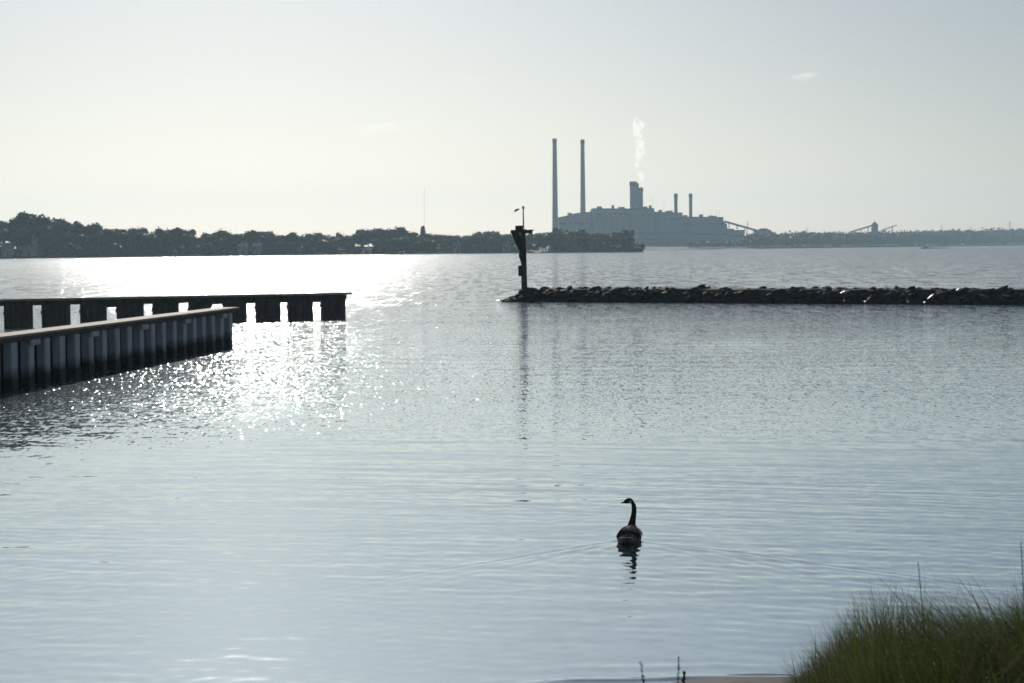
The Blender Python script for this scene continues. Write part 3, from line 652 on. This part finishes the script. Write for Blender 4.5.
# core mound under the boulders
core=MB(); secs=[]
n=60; prof=[(-.3,-.6),(.25,0.05),(.8,.47),(1.3,.78),(2.3,.86),(3.1,.45),(4.2,-.6)]
for i in range(n+1):
    s=.25+i/n*(LEN+3); P0=ends[0]+bdir*s; k=min(1,(s/1.9))**.7
    for (o_,z) in prof:
        q=P0+bn*((o_-1.8)*(.35+.65*k)+1.8); core.v.append((q.x,q.y,(z+.6)*k-.6+random.uniform(-.05,.05)))
for i in range(n):
    for j in range(len(prof)-1): a_=i*7+j; core.f.append((a_,a_+7,a_+8,a_+1)); core.m.append(0)
co=core.build('breakwater_core',M['rock'],recalc=False); tag(co,'dark mound of small stone filling under the breakwater boulders','rubble',kind='stuff')
RL={'crest':('dark boulder on the crest of the low breakwater','dark boulders along the breakwater crest'),
    'mid':('dark boulder on the sloping side of the low breakwater','dark boulders on the breakwater side'),
    'low':('dark boulder at the waterline of the low breakwater','dark boulders at the breakwater waterline')}
def rl(kk,s):
    sg=['at the breakwater tip, left of the post','between the post and the tiny white stone','between the tiny white stone and the pale slabs','around the bright pale slabs','right of the thin greyish slab'][int(np.searchsorted([1.7,4.6,19.6,25.6],s))]
    d={'crest':'dark breakwater crest boulder','mid':'dark breakwater side boulder','low':'dark breakwater boulder at waterline'}[kk]
    return d+' '+sg, d+' group '+sg
def put_rock(P,sx,sy,sz,me,label,group,rot=None):
    o=bpy.data.objects.new('boulder',me); col.objects.link(o); o.location=P; o.scale=(sx,sy,sz)
    o.rotation_euler=rot or (random.uniform(-.5,.5),random.uniform(-.5,.5),random.uniform(0,6.28)); tag(o,label,'rock',group); return o
for row,(off,z,size,step) in {'low':(.25,.02,.85,.42),'mid':(.75,.34,.8,.45),'mid2':(1.15,.58,.72,.50),'crest':(1.75,.76,.66,.44)}.items():
    s=.1+random.uniform(0,.3)+{'low':0,'mid':.3,'mid2':.7,'crest':.7}[row]
    while s<LEN:
        big=random.uniform(.65,1.35); sz=size*(big**.7)
        taper=min(1,.38+s/1.7)
        P=ends[0]+bdir*s+bn*(off+random.uniform(-.12,.12)); P.z=z*taper*.97+random.uniform(-.05,.045)
        kk='mid' if row=='mid2' else row
        put_rock(P,sz*random.uniform(.9,1.5)*(1.2 if kk=='crest' else 1),sz*random.uniform(.8,1.1),sz*(random.uniform(.42,.62) if kk=='crest' else random.uniform(.6,.9)),random.choice(rm),*rl(kk,s))
        s+=step*big*random.uniform(.9,1.25)
def pale(px_,py_,w,h,tilt,l,lift=.25):
    Yd=bw_front(px_).y+.55+(303-py_)/17*.9-lift-.4; P=pt(px_,py_,Yd); k=Yd/FPX
    put_rock(P,w*k*1.15,.35,h*k*1.3,random.choice(pm),l,'pale stones on the dark breakwater',(0,-tilt,0))
pale(824,287,6,2.2,.15,'small pale slab on the crest, left of the brightest stone')
pale(834.5,289.6,8,3.6,.95,'brightest stone of the breakwater, long and tipped steeply up')
pale(844.5,292,10,3,.3,'long pale slab lying low, right of the brightest stone')
pale(958.5,289.6,6,2.8,.5,'pale stone near the crest toward the right edge')
pale(930.5,297,9,2,.7,'thin greyish slab tipped up low on the breakwater side')
pale(571.5,291.2,3.2,3.2,0,'single tiny white stone right of the channel marker post')
pale(651,289.4,7,1.6,0,'faint flat tan slab on the crest in the left half of the breakwater')
pale(844,300.8,3,2,0,'small white glint built as stone at the waterline under the pale slabs',.6)  # this and the next three: white glints modelled as pale stones
pale(865,301.5,2.6,2,0,'tiny white glint built as stone at the waterline, second of four from the left',.6)
pale(908,302,3.4,2.2,0,'small white glint built as stone at the waterline, third of four from the left',.6)
pale(924.5,302.4,2.4,2,0,'tiny white glint built as stone at the waterline, fourth of four from the left',.6)
pale(499.5,300.4,7,1.6,.1,'pale glint built as a flat slab at the very tip of the breakwater',.3)  # pale glint at the tip, modelled as a rock

# ------------------------------------------------------------------ channel marker post
MPY=bw_front(524).y+1.9; k=MPY/FPX
def mp(px_,py_): q=pt(px_,py_,MPY); return (q.x-MB0.x, q.z-MB0.z)
MB0=pt(524.6,289,MPY); MB0.z=0.5
e=empty('channel_marker',MB0); tag(e,'dark wooden channel marker post with crossarm and hanging boards at the breakwater tip','navigation marker')
x0,z0=mp(524.4,288); x1,z1=mp(523.0,229)
a=MB(); a.tube([(x0,0,-.6),(x0,0,z0),((x0+x1)/2,0,(z0+z1)/2),(x1,0,z1)],[.20,.195,.18,.165],12); a.build('post',M['wood_dark'],e)
xa,za=mp(510.6,231.6); xb,zb=mp(532.6,232.0)
a=MB(); a.tube([(xa,-.02,za),(xb,-.02,zb)],.105,6); a.box(((xa+xb)/2+.2,.05,(za+zb)/2+.1),(1.15,.5,.06)); a.build('crossarm',M['wood_dark'],e)
xa,za=mp(515.2,230.6); xb,zb=mp(523,225.6)
a=MB(); a.box(((xa+xb)/2,0,(za+zb)/2),(abs(xb-xa),.4,abs(zb-za))); a.build('battery_box',M['black'],e,bevel=.02)
P=[mp(510.8,232.5),mp(518.3,232.5),mp(521.6,242),mp(523,251),mp(519.2,251)]
a=MB(); a.prism(P,-.26,-.20); a.build('day_board',M['black'],e)
P=[mp(516.5,233),mp(519.3,233),mp(521,238.5),mp(520,238.5)]
a=MB(); a.prism(P,-.24,-.19); a.build('brace',M['wood_dark'],e)
P=[mp(519.4,251),mp(525.5,249),mp(526,258),mp(523.5,267),mp(521.5,264),mp(518.6,256)]
a=MB(); a.prism(P,-.27,-.19); a.build('day_board',M['black'],e)
xa,za=mp(518.3,276); xb,zb=mp(522.4,265.5)
a=MB(); a.box(((xa+xb)/2,-.1,(za+zb)/2),(abs(xb-xa),.28,abs(zb-za))); a.build('switch_box',M['black'],e,bevel=.015)
xa,za=mp(523.5,228.5); xb,zb=mp(523.2,207.5)
a=MB(); a.tube([(xa,0,za),(xb,0,zb)],[.05,.035],8); a.build('light_pole',M['metal'],e)
a=MB(); a.tube([(xb,0,zb-.05),(xb,0,zb+.09)],[.07,.06],8); a.tube([(xb-.1,0,zb-.05),(xb+.1,0,zb-.05)],.02,5); a.build('lantern',M['metal'],e)
for i in range(6):
    zz=.5+i*.42; xx=x0+(x1-x0)*(zz/z1)
    a=MB(); a.tube([(xx-.02,-.13,zz),(xx-.02,-.26,zz)],.018,5); a.build('rung',M['metal'],e)
# gull in flight
gp=pt(516.6,210.3,MPY+.5)
a=MB()
body=[(-.17,0,-.05),(-.11,0,-.035),(0,0,0),(.1,0,.015),(.15,0,.03),(.19,0,.03)]
a.tube(body,[.008,.035,.05,.042,.03,.006],10)
for s in (-1,1):
    a.add([(.07,s*.03,.02),(-.06,s*.03,.01),(-.05,s*.22,.08),(.07,s*.22,.10),(-.1,s*.45,.02),(-.03,s*.46,.03),(.07,s*.03,.008),(-.06,s*.03,.0),(-.05,s*.22,.065),(.07,s*.22,.085),(-.1,s*.45,.012),(-.03,s*.46,.018)],
          [(0,3,2,1),(3,5,4,2),(6,7,8,9),(9,8,10,11),(0,6,9,3),(3,9,11,5),(5,11,10,4),(4,10,8,2),(2,8,7,1)])
a.add([(-.15,-.03,-.045),(-.15,.03,-.045),(-.25,.06,-.08),(-.25,-.06,-.08),(-.2,0,-.05)],[(0,1,2,3),(0,3,4),(1,4,2),(0,4,1),(3,2,4)])
M['gull']=mat('grey_feathers',(.12,.12,.12),(.07,.07,.07),8,.7)
b_=a.build('gull',M['gull'],smooth=True); b_.location=gp; b_.rotation_euler=(0,R(-17),R(3)); b_.scale=(1.2,1.1,1.0); tag(b_,'small dark bird flying just left of the channel marker lantern','bird')

# ------------------------------------------------------------------ far timber wave screen
WL=[(4.3,33.2),(42,70.7),(80.5,107),(117,144),(153,179),(188.6,212.8),(222.6,246.8),(255.8,280.6),(288,313),(321,345.6)]
pL,pR=wat(5,327.2),wat(345.6,318.4)
wd=(pR-pL); W=wd.length; wdn=wd.normalized(); wrz=math.atan2(wdn.y,wdn.x); wn_=Vector((-wdn.y,wdn.x,0))
e=empty('wave_screen',pR,wrz); tag(e,'far timber wave screen of spaced dark panels under one long cap beam','pier')
def sx(px_):    # local x along the screen for a column
    c=(px_-512)/FPX*1.0
    # intersect ray column with screen line
    best=None
    y_=np.interp(px_,[5,345.6],[327.2,318.4]) if px_>=0 else 327.4
    q=wat(px_,y_); return (q-pR).dot(wdn)
ztop=pt(345,292.6,pR.y).z
M['panel']=mat('wave_screen_timber',(0.14,0.12,0.10),(0.07,0.06,0.05),1.6,.8,stretch=(4,4,.5),bump=.008,detail=7)
xl=sx(5)-8*1.75; xr=(wat(350.8,318.3)-pR).dot(wdn)
a=MB(); a.box(((xl+xr)/2,.12,ztop-.05),(xr-xl,.62,.10)); a.build('cap_board',M['wood_cap'],e)
a=MB(); a.box(((xl+xr-.25)/2,-.02,ztop-.205),(xr-xl-.25,.2,.2)); a.build('cap_beam',M['wood_dark'],e)
panels=[(sx(p0),sx(p1)) for p0,p1 in WL]
st=panels[0][0]
for i in range(1,8): panels.append((st-i*1.72, st-i*1.72+1.32))
for i,(p0,p1) in enumerate(panels):
    a=MB(); n=5; w=(p1-p0)/n; top=ztop-.31
    for j in range(n):
        a.box((p0+(j+.5)*w, random.uniform(-.012,.012)+.02, (top-1.2)/2),(w-.018,.12,top+1.2+random.uniform(-.0,.0)))
    pn=a.build('panel',M['panel'],e)
    b=MB(); b.box(((p0+p1)/2,.16,.62),(p1-p0-.04,.14,.16)); b.build('waler',M['wood_dark'],pn)
for i,(p0,p1) in enumerate(sorted(panels)[:-1]):
    nx=sorted(panels)[i+1][0]; drop=random.choice([0,.04,.12,.12,.16])
    if drop: a=MB(); a.box(((p1+nx)/2,.1,ztop-.31-drop/2),(nx-p1+.1,.1,drop)); a.build('filler_board',M['wood_dark'],e)
    a=MB(); a.tube([((p1+nx)/2-.62*(nx-p1),.32,-1.2),((p1+nx)/2-.62*(nx-p1),.32,ztop-.12)],.13,10); a.build('pile',M['wood_dark'],e)

# ------------------------------------------------------------------ near bulkhead jetty
A0=wat(0,391.0); A1=wat(232,345.0)
d_=(A1-A0).normalized(); A0=A0-d_*11; LB=(A1-A0).length; brz=math.atan2(d_.y,d_.x)
e=empty('jetty',A1,brz); tag(e,'near timber jetty wall with a pale cap board, running out from the left','pier')
# local frame: x from -LB (near) to 0 (end); camera side is local -y
ZT=1.34
def stained(name,c1,c2):
    m=mat(name,c1,c2,1.5,.75,stretch=(3,3,.5),bump=.006,detail=7); nt=m.node_tree; L=nt.links.new
    p=nt.nodes['Principled BSDF']; cr=[n for n in nt.nodes if n.type=='VALTORGB'][0]
    g=nt.nodes.new('ShaderNodeNewGeometry'); sp=nt.nodes.new('ShaderNodeSeparateXYZ'); L(g.outputs['Position'],sp.inputs[0])
    nz=nt.nodes.new('ShaderNodeTexNoise'); nz.inputs['Scale'].default_value=1.5; L(g.outputs['Position'],nz.inputs['Vector'])
    ma=nt.nodes.new('ShaderNodeMath'); ma.operation='MULTIPLY_ADD'; ma.inputs[1].default_value=-.35; L(nz.outputs['Fac'],ma.inputs[0]); L(sp.outputs['Z'],ma.inputs[2])
    mr=nt.nodes.new('ShaderNodeMapRange'); mr.inputs['From Min'].default_value=.06; mr.inputs['From Max'].default_value=.34; L(ma.outputs[0],mr.inputs[0])
    mx=nt.nodes.new('ShaderNodeMix'); mx.data_type='RGBA'; mx.inputs['A'].default_value=(.04,.04,.034,1); L(mr.outputs[0],mx.inputs['Factor']); L(cr.outputs[0],mx.inputs['B']); L(mx.outputs['Result'],p.inputs['Base Color'])
    return m
M['pile']=stained('grey_weathered_pile',(0.55,0.56,0.56),(0.38,0.39,0.40))
M['sheet']=stained('dark_sheet_wall',(0.15,0.155,0.16),(0.09,0.093,0.097))
a=MB(); a.box((-LB/2+.05,.28,ZT/2-.8),(LB-.1,.10,ZT+1.46)); a.build('sheet_wall',M['sheet'],e)
# cap of long boards with open joints
x=-LB; 
while x<.45:
    l=min(3.66,.5-x)
    a=MB(); a.box((x+l/2-.008,.22+random.uniform(-.01,.01),ZT-.03),(l-.016,.78,.06)); a.build('cap_board',M['wood_cap'],e,bevel=.008)
    x+=3.66
a=MB(); a.box((-LB/2,-.075,ZT-.115),(LB,.07,.10)); a.build('fascia',M['wood_dark'],e)
a=MB(); a.box((-LB/2,.205,ZT-.30),(LB-.1,.05,.14)); a.build('waler',M['wood_dark'],e)
x=-.33; i=0
while x>-LB+.3:
    a=MB(); a.box((x,.06,(ZT-.18-1.5)/2),(.44,.24,ZT-.18+1.5)); a.build('pile',M['pile'],e,bevel=.03)
    if i%4==1: a=MB(); a.box((x+.08,-.105,ZT-.25),(.72,.09,.15)); a.build('cleat_block',M['pile'],e,bevel=.015)
    x-=1.277; i+=1
a=MB(); a.box((-.12,.25,(ZT-.25-1.5)/2),(.22,.5,ZT-.25+1.5)); a.build('end_pile',M['sheet'],e)

# ------------------------------------------------------------------ the goose
e=empty('goose',(GOOSE.x,GOOSE.y,-.032),R(-8)); tag(e,'lone dark necked goose swimming away with its head turned left','goose')
def loft(rings,n=20):
    """rings: centre, tangent dir, half-width, half-height"""
    V=[];F=[]
    for (c,t,rw,rh,side) in rings:
        c=Vector(c); t=Vector(t).normalized(); s=Vector(side); s=(s-t*s.dot(t)).normalized(); u=s.cross(t).normalized()
        for k in range(n):
            an=2*math.pi*k/n; V.append(c+s*math.cos(an)*rw+u*math.sin(an)*rh)
    for i in range(len(rings)-1):
        for k in range(n): F.append((i*n+k,i*n+(k+1)%n,(i+1)*n+(k+1)%n,(i+1)*n+k))
    F.append(tuple(range(n))); F.append(tuple((len(rings)-1)*n+k for k in range(n)))
    return V,F
sX=(1,0,0); sY_=(0,1,0)
rings=[((0,-.40,.105),(0,1,0),.02,.012,sX),((0,-.37,.10),(0,1,-.1),.05,.03,sX),((0,-.30,.085),(0,1,0),.09,.065,sX),((0,-.2,.07),(0,1,0),.125,.10,sX),((0,-.08,.06),(0,1,0),.142,.12,sX),((0,.04,.06),(0,1,0),.142,.12,sX),
 ((0,.14,.07),(0,1,.1),.122,.11,sX),((0,.21,.10),(0,1,.5),.092,.085,sX),((.002,.245,.15),(0,.6,1),.062,.058,sX),((.008,.25,.20),(0,.15,1),.042,.042,sX),((.022,.245,.26),(.2,-.05,1),.034,.034,sX),((.034,.24,.32),(.15,-.05,1),.030,.030,sX),((.037,.237,.38),(-.05,0,1),.028,.028,sX),((.030,.236,.425),(-.35,0,1),.029,.029,sX),
 ((.010,.235,.458),(-1,0,.75),.031,.032,sY_),((-.018,.232,.470),(-1,0,.05),.032,.035,sY_),((-.045,.230,.464),(-1,0,-.2),.029,.032,sY_),((-.066,.229,.455),(-1,0,-.3),.021,.023,sY_),((-.082,.228,.448),(-1,0,-.3),.014,.015,sY_)]
V,F=loft(rings)
a=MB(); a.add(V,F)
m=bpy.data.materials.new('goose_plumage'); m.use_nodes=True; nt=m.node_tree; p=nt.nodes['Principled BSDF']; p.inputs['Roughness'].default_value=.75; L=nt.links.new
tc=nt.nodes.new('ShaderNodeTexCoord'); sp=nt.nodes.new('ShaderNodeSeparateXYZ'); L(tc.outputs['Object'],sp.inputs[0])
nz=nt.nodes.new('ShaderNodeTexNoise'); nz.inputs['Scale'].default_value=38; nz.inputs['Detail'].default_value=3; mp_=nt.nodes.new('ShaderNodeMapping'); mp_.inputs['Scale'].default_value=(1,.5,1.5); L(tc.outputs['Object'],mp_.inputs[0]); L(mp_.outputs[0],nz.inputs['Vector'])
cr=nt.nodes.new('ShaderNodeValToRGB'); q=cr.color_ramp.elements; q[0].position=.42; q[0].color=(.06,.048,.035,1); q[1].position=.6; q[1].color=(.30,.24,.17,1); L(nz.outputs['Fac'],cr.inputs[0])
mr=nt.nodes.new('ShaderNodeMapRange'); mr.inputs['From Min'].default_value=.185; mr.inputs['From Max'].default_value=.2; L(sp.outputs['Z'],mr.inputs[0])
mx=nt.nodes.new('ShaderNodeMix'); mx.data_type='RGBA'; mx.inputs['B'].default_value=(.012,.011,.01,1); L(mr.outputs[0],mx.inputs['Factor']); L(cr.outputs[0],mx.inputs['A']); L(mx.outputs['Result'],p.inputs['Base Color'])
M['goose']=m
gb=a.build('body',M['goose'],e,smooth=True)
sb=gb.modifiers.new('sub','SUBSURF'); sb.levels=1; sb.render_levels=1
M['beak']=mat('goose_beak',(.02,.02,.02),(.012,.012,.012),10,.35)
M['cheek']=mat('goose_cheek',(.55,.53,.5),(.45,.43,.4),10,.7)
V,F=loft([((-.076,.2285,.450),(-1,0,-.3),.014,.015,sY_),((-.10,.228,.443),(-1,0,-.25),.010,.009,sY_),((-.122,.228,.438),(-1,0,-.2),.006,.004,sY_)],12)
a=MB(); a.add(V,F); a.build('beak',M['beak'],e,smooth=True)
for s in (-1,1):
    b=bmesh.new(); bmesh.ops.create_uvsphere(b,u_segments=12,v_segments=8,radius=1)
    a=MB(); a.add([(-.008+v.co.x*.016,.233+s*.0255+v.co.y*.009,.456+v.co.z*.021) for v in b.verts],[tuple(v.index for v in f.verts) for f in b.faces]); b.free(); a.build('cheek_patch',M['cheek'],e,smooth=True)
    b=bmesh.new(); bmesh.ops.create_uvsphere(b,u_segments=8,v_segments=6,radius=.005)
    a=MB(); a.add([(-.04+v.co.x,.231+s*.027+v.co.y,.473+v.co.z) for v in b.verts],[tuple(v.index for v in f.verts) for f in b.faces]); b.free(); a.build('eye',M['beak'],e,smooth=True)
# folded wings: overlapping feather rows draped over the back
M['wing']=mat('goose_wing',(.10,.075,.05),(.04,.03,.022),26,.7,stretch=(1,.4,1)); M['fedge']=mat('pale_feather_edge',(.36,.29,.21),(.25,.2,.15),20,.7)
for s in (-1,1):
    a=MB()
    for rw in range(5):
        for c in range(7):
            y=.14-rw*.085+random.uniform(-.008,.008)-(c*.006); t=c/6.0; an=math.radians(18+t*62)
            rx=.138*(1-max(0,(-y-.1))*1.1); rz=.128*(1-max(0,(-y-.1))*.8)
            cx=s*math.cos(an)*rx; cz=.060+math.sin(an)*rz*.96+.002+rw*.0016
            nx,nz_=s*math.cos(an),math.sin(an); tx_,tz=-s*math.sin(an),math.cos(an); w=.026; l=.075
            pts_=[(w*.9,.5),(w,0),(w*.75,-.6),(0,-1),(-w*.75,-.6),(-w,0),(-w*.9,.5)]
            vv=[(cx+tx_*q0+nx*(.004-.006*q1*0-.004*(q1<0)*q1), y+q1*l*.62, cz+tz*q0+nz_*(.004-.007*(q1<0)*q1)) for q0,q1 in pts_]
            vv2=[(x_-nx*.004,y_,z_-nz_*.004) for x_,y_,z_ in vv]
            n0=7
            a.add(vv+vv2,[tuple(range(7)),tuple(range(13,6,-1))]+[(i_,i_+7,(i_+1)%7+7,(i_+1)%7) for i_ in range(7)],1 if random.random()<.16 else 0)
    a.build('wing',[M['wing'],M['fedge']],e)
a=MB()
for i in range(7):
    an=(i-3)*.13; a.add([(an*.12-.014,-.34,.118),(an*.12+.014,-.34,.118),(math.sin(an)*.16+.018,-.46,.125),(math.sin(an)*.16-.018,-.46,.125),(an*.12-.014,-.34,.112),(an*.12+.014,-.34,.112),(math.sin(an)*.16+.018,-.46,.120),(math.sin(an)*.16-.018,-.46,.120)],[(0,1,2,3),(7,6,5,4),(0,4,5,1),(1,5,6,2),(2,6,7,3),(3,7,4,0)])
a.build('tail',M['beak'],e)

# ------------------------------------------------------------------ grass on the bank
EX=[778,800,815,832,845,860,875,900,930,960,990,1010,1030,1100,1200]
EY=[690,662,644,622,596,582,574,576,588,600,602,592,578,568,568]
def blade(mb,base,h,lean,az,wd,curl,mi=0):
    n=5; V=[]; F=[]; dx,dy=math.cos(az),math.sin(az)
    slack=-42*random.random()**1.5 if random.random()<.36 else random.uniform(-4,16)
    for _ in range(14):              # the clump keeps a compact outline
        tx_=base[0]+dx*(lean+curl)*h; ty_=base[1]+dy*(lean+curl)*h; tz_=base[2]+h*(1-.3*curl)
        qx=512+FPX*tx_/ty_; qy=hor(qx)+FPX*(CAMZ-tz_)/ty_
        if qy>=float(np.interp(qx,EX,EY))+slack and qx>778: break
        h*=.86; lean*=.93
    if h<.05: return
    px_,py_=-dy,dx
    tw=random.uniform(-1,1)
    for i in range(n+1):
        t=i/n; b_=lean*t+curl*t*t*t; z=h*(t-.28*curl*t**4*1.2); w=wd*(1-t**1.6)*.5+.0002
        cx=base[0]+dx*b_*h; cy=base[1]+dy*b_*h
        wx,wy=px_*math.cos(tw)+dx*math.sin(tw),py_*math.cos(tw)+dy*math.sin(tw)
        V+=[(cx-wx*w,cy-wy*w,base[2]+z),(cx+wx*w,cy+wy*w,base[2]+z)]
    for i in range(n): F.append((2*i,2*i+1,2*i+3,2*i+2))
    mb.add(V,F,mi)
gr=MB(); ng=0
for t_ in range(360):
    d=random.uniform(7.6,12.4); px_=random.uniform(795,1180)
    if px_<850: d=random.uniform(9.5,12.8)
    X_=(px_-512)/FPX*d; gz=float(groundh(X_,d))
    ey=float(np.interp(px_,EX,EY)); zt=CAMZ-d*(ey-hor(px_))/FPX; h0=zt-gz
    if h0<.12: continue
    h0=min(h0,1.4)
    nb=random.randint(55,95); sp_=.05+.05*random.random()
    tuftlean=random.gauss(-.22,.16) if px_>840 else random.gauss(-.06,.12)
    h0*=.86+.3*mnoise.noise(Vector((X_*2.6,d*.8,3)))+.14
    hf=random.uniform(.74,1.06)
    for b_ in range(nb):
        a_=random.uniform(0,6.28); rr_=random.random()**.6*sp_*1.6
        bx,by=X_+math.cos(a_)*rr_, d+math.sin(a_)*rr_
        h=h0*hf*random.uniform(.6,1.1)
        az=a_+random.gauss(0,.5); lean=abs(random.gauss(0,.22))+.04
        lx=math.cos(az)*lean+tuftlean; ly=math.sin(az)*lean; az2=math.atan2(ly,lx); ln_=math.hypot(lx,ly)
        blade(gr,(bx,by,gz-.02),h,ln_,az2,random.choice([.003,.004,.005,.006,.009,.012]),random.uniform(0,1.0)*random.random(),1 if random.random()<.09 else 0)
# low trailing fringe and shorter inner growth
for t_ in range(5500):
    d=random.uniform(7.6,13.6); px_=random.uniform(790,1180); X_=(px_-512)/FPX*d; gz=float(groundh(X_,d))
    ey=float(np.interp(px_,EX,EY))+12; zt=CAMZ-d*(ey-hor(px_))/FPX; h0=min(zt-gz,.9)
    if h0<.08: continue
    blade(gr,(X_,d,gz-.02),h0*random.uniform(.4,1),abs(random.gauss(0,.45)),random.uniform(0,6.28),random.uniform(.004,.009),random.uniform(0,.8),1 if random.random()<.13 else 0)
for t_ in range(2000):
    d=random.uniform(7.8,12.2); px_=random.uniform(806,1180); X_=(px_-512)/FPX*d; gz=float(groundh(X_,d))
    ey=float(np.interp(px_,EX,EY))+22; zt=CAMZ-d*(ey-hor(px_))/FPX; h0=zt-gz
    if h0<.15: continue
    z=gz+h0*random.uniform(.35,1.0); s_=random.uniform(.002,.0048); a_=random.uniform(-1.2,1.2)
    dx,dz=math.sin(a_)*s_*1.8,math.cos(a_)*s_*1.8
    gr.add([(X_-dx,d,z-dz),(X_+s_*.4,d-.003,z),(X_+dx,d,z+dz),(X_-s_*.4,d+.003,z)],[(0,1,2,3)],2)
tag(gr.build('shore_grass',[M['grass'],M['drygrass'],M['seed']],recalc=False),'dark green beach grass on the bank at the lower right','grass',kind='stuff')
# separate tall stalks with seed heads
def stalk(px_,topy,d,lean,label,hw=.012,hl=.16,ss=1.0):
    P=pt(px_,topy,d); gz=float(groundh(P.x,d)); h=P.z-gz; bx=P.x-lean
    e=empty('grass_stalk',(bx,d,gz)); tag(e,label,'grass stalk','tall seed stalks at the shore')
    a=MB(); pts_=[(lean*(t**1.8),0,h*t) for t in (0,.2,.4,.6,.8,1)]; a.tube(pts_,[.0035,.003,.003,.0025,.002,.0012],5); a.build('stem',M['drygrass'],e)
    a=MB()
    for i in range(46):
        t=1-random.random()*hl/h; c=(lean*(t**1.8)+random.gauss(0,hw*.5),random.gauss(0,hw*.5),h*t); s=random.uniform(.006,.011)*ss
        a.add([(c[0]-s*.4,c[1],c[2]),(c[0]+s*.4,c[1],c[2]),(c[0],c[1]+s*.4,c[2]),(c[0]+random.gauss(0,.006),c[1],c[2]+s*1.8)],[(0,1,3),(1,2,3),(2,0,3),(0,2,1)])
    a.build('seed_head',M['drygrass'],e)
stalk(640.5,662,11.5,-.06,'left one of two lone seed stalks at the bottom edge, leaning left',.009,.13,.65)
stalk(679,657,11.3,.02,'taller upright lone seed stalk at the bottom edge, right of the leaning one',.009,.14,.65)
stalk(684.5,672,11.4,.03,'short thin sprig close beside the upright lone seed stalk',.008,.08)
stalk(918,562,9.6,-.05,'very tall thin stalk rising from the middle of the grass clump',.002,.12,.35)
stalk(1021,543,9.2,-.03,'tallest stalk rising from the grass at the right edge',.003,.14,.45)
